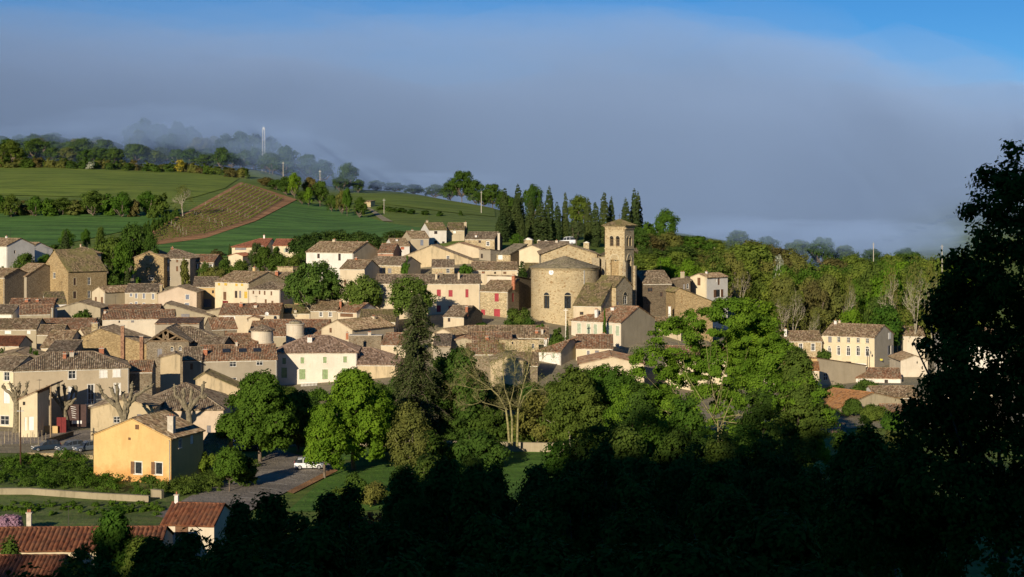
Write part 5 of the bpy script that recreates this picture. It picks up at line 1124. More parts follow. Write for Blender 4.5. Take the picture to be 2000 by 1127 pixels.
# bell tower, turned so that two faces show
tl = P(1181.5, 442, 340); tcn = P(1219, 442, 336.0); TS = math.hypot(tcn[0]-tl[0], tcn[1]-tl[1]); tang = math.degrees(math.atan2(tcn[1]-tl[1], tcn[0]-tl[0]))
TS = 4.8; tang = -30
tower = empty('bell_tower', (tl[0], tl[1], zb), R(tang), 'square ochre stone bell tower with paired louvred arches and pyramid roof', 'bell tower')
tz = lambda py, D=338: EYE-(py-YH)*D/F-zb
Tt = tz(441); cour = tz(486); lowtop = tz(500)
def tower_face(o, e, n, bells, lowarch):
    m = MB(); holes = []
    for cx in bells: holes.append((cx-.46, cx+.46, tz(481), tz(465)))
    if lowarch: holes.append(lowarch)
    facade(m, o, e, n, TS, Tt, holes, rec=.55)
    return m, holes
for (o, e, n, vis) in (((0,0),(1,0),(0,-1),1), ((TS,0),(0,1),(1,0),2), ((TS,TS),(-1,0),(0,1),0), ((0,TS),(0,-1),(-1,0),0)):
    low = None
    if vis == 1: low = (TS/2-1.0, TS/2+1.0, tz(548), tz(508))
    if vis == 2: low = (TS/2-1.05, TS/2+1.05, tz(560), tz(508))
    m, holes = tower_face(o, e, n, (TS/2-.75, TS/2+.75) if vis else (), low)
    m.build('tower_wall', ASH, tower)
    if vis:
        for hcol in holes[:2]:
            u0, u1, z0, z1 = hcol; a = MB(); Q = lambda u, z, t: (o[0]+e[0]*u+n[0]*t, o[1]+e[1]*u+n[1]*t, z); cx = (u0+u1)/2; r = (u1-u0)/2
            pts = [(cx-r*math.cos(math.pi*i/8), z1+r*math.sin(math.pi*i/8)) for i in range(9)]
            a.add([Q(u, z, .01) for u, z in pts], [tuple(range(9))[::-1]]); a.obox(o, e, n, u0, u1, -.5, -.45, z0, z1)
            wd = a.build('belfry_opening', plain('belfry_shade', (.03,.025,.02)), tower)  # near-black sheet stands for the unlit belfry interior
            a = MB()
            for i in range(5): a.obox(o, e, n, u0, u1, -.35, -.12, z0+(z1-z0)*(i+.3)/5.4, z0+(z1-z0)*(i+.3)/5.4+.07)
            a.build('louvre', TIMBER, wd)
            a = MB()
            for i in range(8):
                t0, t1 = math.pi*i/8, math.pi*(i+1)/8
                A = [Q(cx-rr*math.cos(aa), z1+rr*math.sin(aa), tt) for tt in (-.01, .07) for rr in (r, r+.16) for aa in (t0, t1)]
                a.add(A, [(4,5,7,6),(0,2,3,1),(2,6,7,3),(0,1,5,4)])
            a.build('arch', STSUR, wd)
        # tall blind arch below
        u0, u1, z0, z1 = low; cx = (u0+u1)/2; r = (u1-u0)/2; a = MB()
        Q = lambda u, z, t: (o[0]+e[0]*u+n[0]*t, o[1]+e[1]*u+n[1]*t, z)
        for i in range(10):
            t0, t1 = math.pi*i/10, math.pi*(i+1)/10
            A = [Q(cx-rr*math.cos(aa), z1-.05+rr*math.sin(aa)*1.15, tt) for tt in (-.01, .09) for rr in (r, r+.28) for aa in (t0, t1)]
            a.add(A, [(4,5,7,6),(0,2,3,1),(2,6,7,3),(0,1,5,4)])
        a.build('blind_arch', SURR if False else STSUR, tower)
        a = MB(); a.obox(o, e, n, u0+.02, u1-.02, -.54, -.50, z0, z1); a.build('blind_shade_panel', STNG if vis == 2 else STN, tower)  # darker stone panel puts the shade of the recess into colour
        if vis == 1:
            a = MB(); a.lathe([(.35, 0), (.5, 0), (.5, .1), (.35, .1)], 20); rw = a.build('round_window', STSUR, tower); c = Q(cx, tz(507), -.5); rw.location = c; rw.rotation_euler = (R(90), 0, 0)
            a = MB(); a.lathe([(0.0, .03), (.36, .03)], 20); a.box(-.04,.04,-.36,.36,.04,.09); a.box(-.36,.36,-.04,.04,.04,.085); a.build('pane', GLASS, rw)
        a = MB()
        a.obox(o, e, n, -.55, .35, -.1, .55, 0, tz(512)); a.obox(o, e, n, TS-.35, TS+.35, -.1, .5, 0, tz(520))
        a.obox(o, e, n, -.45, .3, -.1, .3, tz(512), tz(508))
        a.build('buttress', ASHG, tower)
a = MB(); a.box(-.12, TS+.12, -.12, TS+.12, cour-.12, cour+.1); a.box(-.1, TS+.1, -.1, TS+.1, tz(462)-.0, tz(462)+.07) if False else None
a.build('string_course', ASH, tower)
a = MB()
for i in range(9):
    u = .15+i*(TS-.5)/8
    for (o, e, n) in (((0,0),(1,0),(0,-1)), ((TS,0),(0,1),(1,0))): a.obox(o, e, n, u, u+.24, 0.005, .2, Tt-.75, Tt-.25)
a.box(-.24, TS+.24, -.24, TS+.24, Tt-.25, Tt-.02); a.build('corbel_table', ASH, tower)
m = MB(); o_ = .55; ap = (TS/2, TS/2, tz(428.5)); z_ = Tt
cs = [(-o_,-o_,z_), (TS+o_,-o_,z_), (TS+o_,TS+o_,z_), (-o_,TS+o_,z_)]
for i, dn in enumerate(((0,-1,-.5), (1,0,-.5), (0,1,-.5), (-1,0,-.5))): roof_plane(m, [cs[i], cs[(i+1)%4], ap], dn, .3)
m.build('pyramid_roof', TM, tower)
m = MB(); m.tube([(TS/2, TS/2, ap[2]), (TS/2, TS/2, ap[2]+1.3)], [.04, .03], 5); m.box(TS/2-.35, TS/2+.35, TS/2-.03, TS/2+.03, ap[2]+.8, ap[2]+.86); m.build('finial_cross', IRON, tower)
# chapels in front of the tower
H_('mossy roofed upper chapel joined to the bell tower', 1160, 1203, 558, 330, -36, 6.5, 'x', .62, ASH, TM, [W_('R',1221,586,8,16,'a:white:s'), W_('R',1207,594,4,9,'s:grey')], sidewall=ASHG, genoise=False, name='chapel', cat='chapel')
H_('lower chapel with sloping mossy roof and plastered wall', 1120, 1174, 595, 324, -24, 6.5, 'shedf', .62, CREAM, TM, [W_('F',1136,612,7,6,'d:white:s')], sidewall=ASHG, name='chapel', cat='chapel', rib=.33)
H_('stone sacristy block between the apse and the tower', 1166, 1186, 500, 345, -20, 7, 'shedf', .12, ASHG, TM, [], genoise=False, name='chapel', cat='chapel')
# crucifix monument before the apse
cx_ = P(1105, 622, 305); g = zt1(cx_[0], 305)
cr = empty('wayside_cross', (cx_[0], 305, g), 0, 'pale stone crucifix at the foot of the apse', 'cross')
a = MB(); a.box(-.4,.4,-.4,.4,0,.8); a.box(-.09,.09,-.09,.09,.8,EYE-(602-YH)*305/F-g); a.build('shaft', SURR, cr)
a = MB(); zc = EYE-(606-YH)*305/F-g; a.box(-.45,.45,-.08,.08,zc-.05,zc+.1); a.build('cross_arm', SURR, cr)
# two dovecote-like round towers
def round_tower(label, px0, px1, yt_, D, roofpy=None):
    x0 = P(px0, 0, D)[0]; x1 = P(px1, 0, D)[0]; r = (x1-x0)/2; x = (x0+x1)/2; b = zt1(x, D)-.5; H = EYE-(yt_-YH)*D/F-b
    t = empty('round_tower', (x, D, b), 0, label, 'tower')
    m = MB(); m.lathe([(r*1.03, 0), (r*1.03, H-2.6), (r*1.06, H-2.55), (r*1.06, H-2.35), (r*.98, H-2.3), (r*.97, H-.25), (r*1.05, H-.2), (r*1.05, H), (0, H+.01)], 36); m.build('wall', PALE, t)
    m = MB()
    if roofpy: 
        m.lathe([(r*1.16, H-.06), (r*1.16, H+.08), (.05, H+(yt_-roofpy)*D/F)], 36)
    else: m.lathe([(r*.75, H+.02), (r*.68, H+.5), (.05, H+.7)], 30)
    for k, p in enumerate(m.v): m.uv[k] = (math.atan2(p[1], p[0])*3, math.hypot(p[0], p[1]))
    m.build('roof', TG if not roofpy else TD, t)
round_tower('round rendered tower with conical tiled roof', 490, 534, 644, 303, 633)
round_tower('round flat topped tower without a cone', 559, 594, 632, 313)
# ---------------------------------------------------------------- big trees in front of the village
def lob_ash(W, H):
    r = W/2; rr = np.random.default_rng(5); out = []
    for (x, z, s) in ((-.78,.42,.20),(-.6,.62,.22),(-.42,.78,.22),(-.15,.86,.20),(.1,.93,.20),(.34,.80,.22),(.55,.66,.22),(.75,.50,.2),(.9,.36,.16),(-.25,.55,.26),(.1,.62,.28),(.4,.48,.26),(-.55,.38,.22),(-.9,.3,.16),(0,.38,.26),(.6,.3,.2),(-.3,.25,.22),(.3,.22,.22),(-.8,.16,.18),(.85,.16,.18)):
        out.append((x*r, rr.uniform(-.5, .4)*r, z*H, s*r*1.15, s*r*1.15, s*r*.95))
    return out
hero('broad', 1400, 206, 585, 400, 'ashl', 'big airy ash tree right of centre with pale limbs', 900, 120000, .16, 1.0, 21, LICH, .20, lob_ash, multi=3, name='ash_tree', z0=0, flat_=.6, extra=1)
hero('round', 1478, 240, 562, 130, 'lime', 'bright domed tree rising behind the big ash tree', 360, 22950, 0.224, 1.1, 22, BARKP, .35)
hero('broad', 1120, 222, 712, 150, 'mid', 'grey green loose tree in front of the white walled house', 390, 27000, 0.202, 1.0, 23, BARKP, .25, multi=2, low=.02)
hero('round', 1185, 234, 708, 190, 'green', 'smooth domed dark green tree beneath the l shaped house', 450, 40500, 0.202, 1.0, 24, BARK, .4)
hero('broad', 1290, 222, 745, 150, 'green', 'dark leafy tree filling the gap between the dome and the ash', 360, 27000, 0.224, 1.1, 25, BARK, .3, low=.02)
hero('broad', 1560, 200, 672, 130, 'mid', 'darker airy tree at the right side of the ash', 360, 29700, 0.179, .9, 26, BARK, .3, multi=2, low=.02)
hero('broad', 508, 219, 722, 165, 'green', 'full green tree between the yellow house and the white house', 495, 40500, 0.213, .95, 27, BARK, .3, low=.02)
hero('broad', 582, 228, 762, 92, 'mid', 'darker tree tucked in front of the sage green shutters', 270, 17550, 0.213, .9, 28, BARK, .25, low=.02)
hero('broad', 690, 212, 716, 165, 'lime', 'bright lime green tree in the centre left', 510, 43200, 0.213, 1.0, 29, BARK, .35, low=.02)
hero('broad', 634, 206, 785, 92, 'lime', 'low bright green tree overhanging the white car', 270, 18900, 0.190, .85, 30, BARK, .2, low=.02)
hero('broad', 740, 224, 760, 90, 'green', 'shaded side tree right of the lime green one', 255, 16200, 0.224, 1.0, 31, BARK, .25, low=.02)
hero('broad', 900, 243, 676, 120, 'dark', 'black green oak behind the dark conifer', 330, 20250, 0.269, 1.2, 32, BARK, .35, low=.02)
hero('broad', 860, 250, 690, 70, 'dark', 'narrow dark tree between the conifer and the black green oak', 180, 10800, 0.269, 1.2, 37, BARK, .3, low=.02)
hero('broad', 1050, 232, 760, 110, 'olive', 'scruffy olive tree under the bare lichened tree', 240, 13500, 0.202, 1.0, 33, BARK, .2, low=.02)
hero('broad', 930, 215, 845, 130, 'dark', 'low shady tree left of the bare lichened tree', 300, 16200, 0.224, 1.0, 34, BARK, .2, low=.02)
hero('broad', 800, 205, 780, 110, 'olive', 'thin twiggy olive green tree at the conifer foot', 225, 12150, 0.157, .9, 35, BARKP, .2, multi=2, low=.02)
hero('broad', 1215, 205, 830, 190, 'mid', 'broad shaded tree low in front of the dome', 390, 27000, 0.202, 1.0, 36, BARK, .3, low=.02)
# dark drooping conifer
def conifer():
    px, D = 815, 236; x = (px-1000)*D/F; z0 = zt1(x, D)-.1; H = EYE-(572-YH)*D/F-z0; rng = np.random.default_rng(40)
    root = empty('cedar', (x, D, z0), 0, 'tall dark drooping conifer in the centre left', 'tree')
    m = MB(); m.tube([(0,0,-.3),(.1,0,H*.4),(-.15,.1,H*.8),(0,0,H*.98)], [.5,.38,.18,.03], 8); P_, Nn = [], []
    for i in range(150):
        t = rng.uniform(.10, .99)**.9; z = H*t; a = rng.uniform(0, 6.28); L = (1-t)**.55*6.2*rng.uniform(.5, 1.05)+.5
        if t > .82: L = rng.uniform(1.2, 2.7)*(1.12-t)*3.6
        d = Vector((math.cos(a), math.sin(a), 0)); e = Vector((0,0,z))+d*L+Vector((0,0,-L*.28+rng.uniform(-.2,.3)))
        md = Vector((0,0,z))+d*L*.5+Vector((0,0,L*.04)); m.tube([(0,0,z), md, e], [.09*(1-t)+.03, .05, .015], 4)
        k = int(130*L/3)+40; s = rng.uniform(.12, 1.05, k); w_ = rng.normal(size=k)*.22*(L*.5+.8)*(1.1-s*.5)
        pos = np.array([0,0,z])+np.outer(s, np.array(e)-np.array([0,0,z])); pos[:, 2] += .16*L*np.sin(np.pi*s.clip(0, 1)); pos[:, 0] += -d.y*w_; pos[:, 1] += d.x*w_
        pos[:, 2] -= np.abs(rng.normal(size=k))*.55+np.abs(w_)*.25; P_.append(pos); Nn.append(rng.normal(size=(k, 3))*.5+np.array([d.x*.6, d.y*.6, .9]))
    m.build('trunk', BARK, root, True); v = quads(rng, np.concatenate(P_), np.concatenate(Nn), .20, .45); meshnp('crown', v[0], v[1], L_['cedar'], root, rnd_=v[2])
conifer()
# bare lichened tree
def bare_tree():
    px, D = 1005, 226; x = (px-1000)*D/F; z0 = zt1(x, D)-.2; rng = np.random.default_rng(52)
    root = empty('bare_tree', (x, D, z0), 0, 'almost leafless spreading tree with yellow lichened limbs', 'tree'); m = MB(); s = D/F
    Q = lambda px_, py_, dy=0: Vector(((px_-1005)*s, dy, EYE-(py_-YH)*s-z0))
    tips = []
    def limb(pts, r0, r1):
        pp = [Q(*p) for p in pts]; n = len(pp); m.tube(pp, [.62*(r0+(r1-r0)*i/(n-1)) for i in range(n)], 7, True); return pp
    limbs = [limb([(995,872),(992,830,.2),(988,800,.3),(975,775,.2),(960,760,0),(940,745,-.5),(915,728,-.8)], .30, .06), limb([(1000,872,.3),(1000,820,.3),(996,790,.2),(985,757,0),(982,720,.4),(985,690,.6)], .28, .06),
             limb([(1010,872,.1),(1011,830,0),(1012,795,-.2),(1020,760,-.3),(1028,730,-.4),(1036,700,0)], .30, .06), limb([(1012,800,-.2),(1024,775,.5),(1040,762,1),(1062,764,1.2),(1080,780,1.5)], .17, .04),
             limb([(992,800,.2),(965,790,-1),(940,783,-1.4),(915,790,-1.6)], .13, .03), limb([(985,757,0),(968,735,.8),(958,712,1.0),(950,690,1.2)], .14, .04), limb([(960,760,0),(935,762,.4),(905,755,.6)], .10, .03),
             limb([(996,790,.2),(1003,760,-.8),(1006,730,-1.2),(1004,700,-1.6)], .12, .03), limb([(940,745,-.5),(925,715,-.6),(918,700,-.5)], .09, .02), limb([(1036,730,-.4),(1052,715,.3),(1062,698,.5)], .09, .02)]
    def br(p, d, L, r, dep):
        pts = [p]; dd = d.copy(); q = p
        for i in range(3): dd = (dd+Vector(rng.normal(size=3))*.25+Vector((0,0,.08))).normalized(); q = q+dd*L/3; pts.append(q)
        m.tube(pts, [r, r*.8, r*.6, r*.4], 4 if dep > 1 else 3, False); tips.append(q)
        if dep:
            for k in range(3 if dep > 1 else 4): br(pts[1+k % 3], (dd+Vector(rng.normal(size=3))*.7).normalized(), L*.68, r*.55, dep-1)
    for pp in limbs:
        for i in range(2, len(pp)):
            for k in range(3 if i < len(pp)-1 else 4):
                d = (pp[i]-pp[i-1]).normalized()+Vector(rng.normal(size=3))*.7; d.z = d.z*.6+.25; br(pp[i].lerp(pp[i-1], .3*k/3), d.normalized(), rng.uniform(1.2, 2.0), .045, 3)
    m.build('trunk', LICH, root)
    tp = np.array([tuple(t) for t in tips]); idx = rng.integers(0, len(tp), 5200); p = tp[idx]+rng.normal(size=(5200, 3))*.28; v = quads(rng, p, rng.normal(size=(5200, 3)), .075); meshnp('crown', v[0], v[1], L_['olive'], root, rnd_=v[2])
bare_tree()
# pollarded planes along the street
def pollard(px, py, D, hpx, label, arms, seed, r=.5):
    x, y = (px-1000)*D/F, D; z0 = 0; rng = np.random.default_rng(seed); s = D/F
    root = empty('pollard_tree', (x, y, 0), 0, label, 'tree', 'pollarded plane trees along the street'); m = MB()
    off = YH+EYE/s-py; Q = lambda dx, dy, d=0: Vector((dx*s, d, (off-dy)*s))
    fork = arms[0]
    m.tube([Vector((0, 0, -.2)), Q(fork[0]*.1, fork[1]*.25), Q(fork[0]*.4, fork[1]*.6), Q(*fork)], [r*1.35, r*.95, r*.82, r*.72], 10)
    for k, arm in enumerate(arms[1:]):
        dz = rng.uniform(-1.2, 1.2); pts = [Q(fork[0], fork[1]*.92)]+[Q(a, b, dz*(j+1)/len(arm)) for j, (a, b) in enumerate(arm)]
        fine = []
        for i in range(len(pts)-1):
            for q in range(3): fine.append(pts[i].lerp(pts[i+1], q/3)+Vector(rng.normal(size=3))*.07)
        fine.append(pts[-1]); n = len(fine); rr = [max(.16, r*.62*(1-.6*i/n)*rng.uniform(.85, 1.15)) for i in range(n)]; rr[-1] = .24; rr[-2] = .30
        m.tube(fine, rr, 8)
        for t in range(7):
            c = fine[-1-rng.integers(0, max(1, n//3))]; d = Vector(rng.normal(size=3)); d.z = abs(d.z)+.3; d.normalize(); m.tube([c, c+d*rng.uniform(.3, .55)], [.12, .07], 5)
    m.build('trunk', BARKP2, root)
    return root
BARKP2 = plain('plane_bark', (.20,.17,.11), .9, 0, .35)
dbase = lambda py: F*EYE/(py-YH)
pollard(32, 846, dbase(850), 100, 'leftmost pollarded plane tree, beside the iron post', [(0,-62), [(-12,-78),(-22,-85),(-26,-94)], [(-4,-80),(-8,-97)], [(8,-78),(8,-98)], [(14,-74),(22,-84),(24,-98)], [(4,-72),(2,-90)]], 1, .55)
pollard(132, 845, dbase(846), 100, 'leaning pollarded plane tree in front of the white balcony', [(-8,-48), [(-24,-68),(-34,-82),(-36,-90)], [(-18,-70),(-22,-93)], [(-4,-70),(-6,-92)], [(4,-66),(10,-86)], [(8,-58),(16,-72),(16,-90)]], 2, .5)
pollard(243, 836, 221, 90, 'wide forked pollarded plane tree behind the yellow house', [(0,-18), [(-14,-44),(-30,-56),(-40,-68),(-45,-84)], [(-16,-48),(-24,-66),(-28,-76)], [(-12,-52),(-12,-84)], [(8,-44),(20,-64),(40,-74),(52,-82)], [(8,-50),(16,-70),(14,-86)], [(2,-50),(-4,-68)]], 3, .62)
pollard(370, 838, 222, 90, 'pollarded plane tree right of the yellow house chimney', [(-2,-38), [(-18,-54),(-30,-66),(-32,-82)], [(-10,-60),(-10,-80)], [(10,-54),(22,-66),(24,-86)], [(4,-58),(2,-76)], [(16,-60),(32,-64)]], 4, .5)
# ---------------------------------------------------------------- dark foreground trees on the shaded slope
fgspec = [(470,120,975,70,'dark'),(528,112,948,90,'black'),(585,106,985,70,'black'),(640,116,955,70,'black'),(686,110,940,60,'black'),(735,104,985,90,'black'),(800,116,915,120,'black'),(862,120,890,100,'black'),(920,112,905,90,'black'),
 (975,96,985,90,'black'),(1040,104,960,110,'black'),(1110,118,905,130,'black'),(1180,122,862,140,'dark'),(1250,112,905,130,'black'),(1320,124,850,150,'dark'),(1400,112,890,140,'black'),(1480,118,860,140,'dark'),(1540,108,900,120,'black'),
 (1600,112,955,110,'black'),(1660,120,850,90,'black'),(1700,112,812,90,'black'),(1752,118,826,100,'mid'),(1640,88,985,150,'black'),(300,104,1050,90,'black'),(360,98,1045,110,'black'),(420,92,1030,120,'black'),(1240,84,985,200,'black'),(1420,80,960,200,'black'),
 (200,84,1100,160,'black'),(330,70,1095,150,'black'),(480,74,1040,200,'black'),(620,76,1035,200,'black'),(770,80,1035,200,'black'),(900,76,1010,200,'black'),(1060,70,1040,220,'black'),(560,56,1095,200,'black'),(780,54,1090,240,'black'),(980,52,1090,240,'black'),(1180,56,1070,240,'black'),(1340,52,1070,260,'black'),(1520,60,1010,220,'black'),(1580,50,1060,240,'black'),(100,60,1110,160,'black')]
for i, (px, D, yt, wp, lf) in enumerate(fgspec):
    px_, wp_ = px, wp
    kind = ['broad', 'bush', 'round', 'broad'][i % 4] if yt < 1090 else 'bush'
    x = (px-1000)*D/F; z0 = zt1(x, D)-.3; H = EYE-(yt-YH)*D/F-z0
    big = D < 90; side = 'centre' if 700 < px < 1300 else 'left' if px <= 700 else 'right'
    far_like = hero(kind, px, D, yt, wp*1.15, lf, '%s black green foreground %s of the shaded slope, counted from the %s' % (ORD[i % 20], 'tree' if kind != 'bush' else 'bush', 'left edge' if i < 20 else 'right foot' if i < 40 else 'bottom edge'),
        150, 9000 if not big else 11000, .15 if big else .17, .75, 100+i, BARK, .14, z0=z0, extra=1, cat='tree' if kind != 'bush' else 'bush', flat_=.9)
mid2 = [(790,150,905,90),(835,158,880,90),(880,150,895,90),(925,158,880,90),(965,150,905,80),(1045,150,900,90),(1090,160,850,100),(1135,152,835,110),(1180,160,800,120),(1225,150,820,110),(1270,160,790,120),(1320,152,830,120),(1365,160,845,120),(1410,152,835,120),(1455,160,820,120),(1500,152,840,120),(1545,160,860,100),(1590,150,905,90),(1340,178,760,120),(1480,180,750,120),(1250,176,740,120)]
for i, (px, D, yt, wp) in enumerate(mid2):
    hero('broad', px, D, yt, wp*1.2, ['dark','mid','green','dark'][i % 4], '%s grove tree from the left along the lower edge of the lawn and ash' % ORD[i] if i < 20 else 'grove tree standing farthest back under the ash', 260, 13000, .17, .85, 200+i, BARK, .14, extra=1, low=-.02)
hero('broad', 222, 138, 985, 100, 'green', 'sunlit leafy tree in front of the long red ribbed roof', 330, 18900, 0.168, .7, 70, BARK, .15, z0=-.3, low=.02)
hero('bush', 275, 132, 1045, 100, 'mid', 'leafy bush between the red roof and the white shed', 240, 12150, 0.146, .6, 71)
hero('bush', 160, 134, 1060, 90, 'mid', 'bush under the eaves of the long red roof', 225, 10800, 0.146, .6, 72)
hero('bush', 20, 140, 1050, 60, 'dark', 'dark bush at the bottom left corner roof', 180, 9450, 0.157, .6, 73)
hero('bush', 715, 138, 975, 66, 'orange', 'bush of orange red blossom among the dark shrubs', 69, 2295, 0.146, .45, 74, name='flowering_bush')
hero('bush', 18, 170, 1006, 50, 'purple', 'lilac blossoming bush behind the long red roof', 135, 4725, 0.134, .5, 75, name='flowering_bush')
hero('round', 1745, 150, 822, 80, 'olive', 'rounded olive green shrub lit in front of the orange barn', 210, 16200, 0.157, .7, 76)
hero('spire', 1690, 140, 805, 70, 'dark', 'pointed dark shrub tree before the orange barn', 225, 12150, 0.157, .6, 77)
hero('spire', 1640, 146, 838, 60, 'black', 'thin dark pointed shrub left of the pointed shrub tree', 180, 9450, 0.157, .6, 78)
for i, (px, D, yt, wp) in enumerate([(560,272,752,60),(620,274,756,60),(700,274,748,70),(740,272,752,60),(780,276,740,60),(1665,268,780,60),(1700,262,790,60),(1740,252,800,60),(1420,300,668,50)]):
    hero('bush', px, D, yt, wp, ['mid','green','dark'][i % 3], '%s leafy hedge clump along the garden walls below the white house and the barn' % ORD[i], 110, 5000, .2, .8, 350+i)
# black tree at the right edge, close to the camera
def lob_black(W, H):
    out = []; rr = np.random.default_rng(9); D = 44.0; s = D/F; zb_ = zt1((1960-1000)*s, D)-.2
    for (px, py, w_) in ((1952,350,14),(1930,410,18),(1912,470,20),(1890,520,20),(1870,560,18),(1850,600,20),(1850,650,22),(1830,700,22),(1805,750,24),(1790,810,26),(2040,420,90),(2060,560,120),(2060,760,140),(1995,345,30),(1972,372,30),(2003,300,10),(1985,400,60),(1945,420,40),(1960,480,60),(1925,520,40),(1985,540,80),(1920,570,60),(1895,590,40),(1890,640,56),(1960,640,90),(1865,660,36),(1868,720,44),(1920,720,80),(1990,740,90),(1845,780,50),(1880,800,70),(1950,830,90),(1800,850,60),(1860,880,80),(1940,930,100),(1790,940,70),(1850,980,90),(1760,1010,70),(1990,980,90),(1740,920,50),(1720,990,70),(1700,1060,90),(1800,1080,110),(1900,1080,110)):
        out.append(((px-1960)*s, rr.uniform(-1.6, 1.6), EYE-(py-YH)*s-zb_, w_*s*1.08, w_*s*1.3, w_*s*.95))
    return out
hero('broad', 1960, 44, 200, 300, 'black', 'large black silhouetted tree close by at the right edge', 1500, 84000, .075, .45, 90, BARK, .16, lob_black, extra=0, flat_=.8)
hero('bush', 1790, 70, 800, 60, 'black', 'dark sapling left of the silhouetted tree', 135, 6750, 0.134, .6, 91)
# scrub on the lower left bank
def scrub(name, label, pts, n, leaf, h=1.2, seed=1, ls=.12):
    rng = np.random.default_rng(seed); A = np.array([hit(*p) for p in pts]); lo, hi = A.min(0), A.max(0); C = []
    from mathutils.geometry import intersect_point_tri_2d
    cx, cy = A.mean(0)
    while len(C) < n:
        q = rng.uniform(lo, hi)
        inside = False; j = len(A)-1
        for i in range(len(A)):
            if (A[i][1] > q[1]) != (A[j][1] > q[1]) and q[0] < (A[j][0]-A[i][0])*(q[1]-A[i][1])/(A[j][1]-A[i][1])+A[i][0]: inside = not inside
            j = i
        if inside: C.append(q)
    C = np.array(C); lob = [(c[0], c[1], zt1(*c)+h*rng.uniform(.15, .5), h*rng.uniform(.6, 1.3), h*rng.uniform(.6, 1.3), h*rng.uniform(.4, .9)) for c in C]
    v = leaves(rng, lob, n*5, n*230, h*.5, ls); o = meshnp(name, v[0], v[1], L_[leaf], rnd_=v[2]); tag(o, label, 'undergrowth', kind='stuff')
scrub('undergrowth', 'tangled green undergrowth on the bank below the yellow house', [(-60,955),(-60,905),(60,900),(130,895),(182,900),(182,930),(240,945),(300,962),(290,968),(120,962)], 95, 'green', 1.25, 1)
scrub('undergrowth', 'dark bramble patches on the same bank', [(-60,955),(-60,925),(80,915),(170,915),(180,940),(290,960),(120,960)], 55, 'dark', 1.3, 2)
scrub('undergrowth', 'mixed scrub along the left side of the car park', [(300,965),(335,948),(400,935),(470,905),(500,915),(430,955),(380,975)], 70, 'mid', 1.1, 3)
scrub('undergrowth', 'rough green weeds below the low retaining wall', [(-60,1005),(-60,985),(200,985),(320,985),(315,1008),(200,1010)], 80, 'green', .5, 4, .1)
scrub('undergrowth', 'yellowish grasses on the lit bank top', [(-60,905),(60,895),(180,892),(182,905),(60,912)], 50, 'olive', .6, 5, .1)
scrub('undergrowth', 'low weeds around the lawn edge', [(640,960),(760,945),(800,985),(700,990)], 30, 'mid', .6, 6, .1)
hero('round', 448, 196, 868, 60, 'green', 'rounded green bush right of the ivy covered outbuilding', 210, 12150, 0.146, .6, 80, BARK, .1)
for i, (px, D, yt, wp, lf) in enumerate([(728,250,742,80,'mid'),(775,262,748,70,'dark'),(872,256,752,80,'olive'),(930,258,742,90,'mid'),(985,262,752,80,'olive'),(1035,262,748,80,'dark'),(1085,258,745,80,'mid'),(960,240,800,110,'dark'),(1040,238,812,110,'mid'),(880,236,815,100,'dark'),(600,246,776,70,'dark'),(740,238,800,90,'dark'),(1100,240,800,110,'dark'),(540,244,790,80,'dark'),(820,222,840,120,'dark')]):
    hero('broad', px, D, yt, wp*1.15, lf, '%s shadowy garden tree filling the hollow between the lawn and the first houses' % ORD[i], 200, 9500, .22, 1.0, 300+i, BARK, .15, extra=1, low=-.02)
for i, (px, D, yt, wp) in enumerate([(1012,322,600,44),(1034,316,618,40),(1000,316,622,36),(1085,300,655,30),(1690,300,742,60),(1640,296,752,70),(1560,262,800,60),(1590,262,800,60)]):
    hero('bush', px, D, yt, wp, 'dark' if i % 2 else 'mid', '%s garden shrub among the walls below the church and barn' % ORD[i], 120, 5000, .2, .8, 330+i)
hero('bush', 402, 209, 882, 46, 'ivy', 'bright yellow green creeper over the stone outbuilding', 135, 8100, 0.112, .45, 81, name='creeper')
hero('bush', 475, 200, 893, 60, 'dark', 'dark low bush at the car park corner', 135, 6750, 0.146, .55, 82)
hero('bush', 700, 190, 922, 50, 'dark', 'low shady bush on the lawn', 135, 6750, 0.134, .6, 83)
hero('bush', 728, 186, 938, 60, 'olive', 'greyish low bush at the lawn edge', 135, 6750, 0.134, .6, 84)
hero('bush', 300, 202, 930, 50, 'dark', 'weedy bush against the foot of the yellow house', 135, 6075, 0.123, .5, 85)
DULLW = plaster('mossy_wall', (.34,.29,.19), .8, (.09,.085,.04))
# ---------------------------------------------------------------- walls, rails, poles, masts
def wall_run(label, pts, z1, th, mat, name='wall', cat='wall', z0=-.3):
    x0, y0 = pts[0]; r_ = empty(name, (x0, y0, 0), 0, label, cat); m = MB()
    for a, b in zip(pts[:-1], pts[1:]):
        e = Vector((b[0]-a[0], b[1]-a[1])); L = e.length; e.normalize(); n = (e.y, -e.x)
        m.obox((a[0]-x0, a[1]-y0), e, n, 0, L+th*.3, -th/2, th/2, z0, z1); m.obox((a[0]-x0, a[1]-y0), e, n, 0, L+th*.3, -th/2-.05, th/2+.05, z1, z1+.08)
    m.build('masonry', mat, r_); return r_
wall_run('low mossy retaining wall crossing the bottom left', [hit(-80,966), hit(60,966), hit(180,975), hit(290,981)], .75, .4, DULLW, 'retaining_wall')
wall_run('short pale end block of the retaining wall', [hit(297,972), hit(316,974)], 1.0, .5, DULLW, 'wall_block')
wall_run('thin stone kerb wall below the parked cars', [hit(54,892), hit(120,893), hit(182,897)], .55, .35, STNP, 'kerb_wall')
wall_run('dark street parapet with white dots', [hit(84,872), hit(142,852)], 1.0, .25, STND, 'parapet')
wall_run('ochre garden wall by the dark red gate', [hit(74,847), hit(112,847)], 1.5, .25, OCHRE, 'garden_wall')
wall_run('pale stone wall beyond the lawn', [hit(560,872), hit(640,870), hit(760,872)], 1.6, .4, DULL, 'garden_wall')
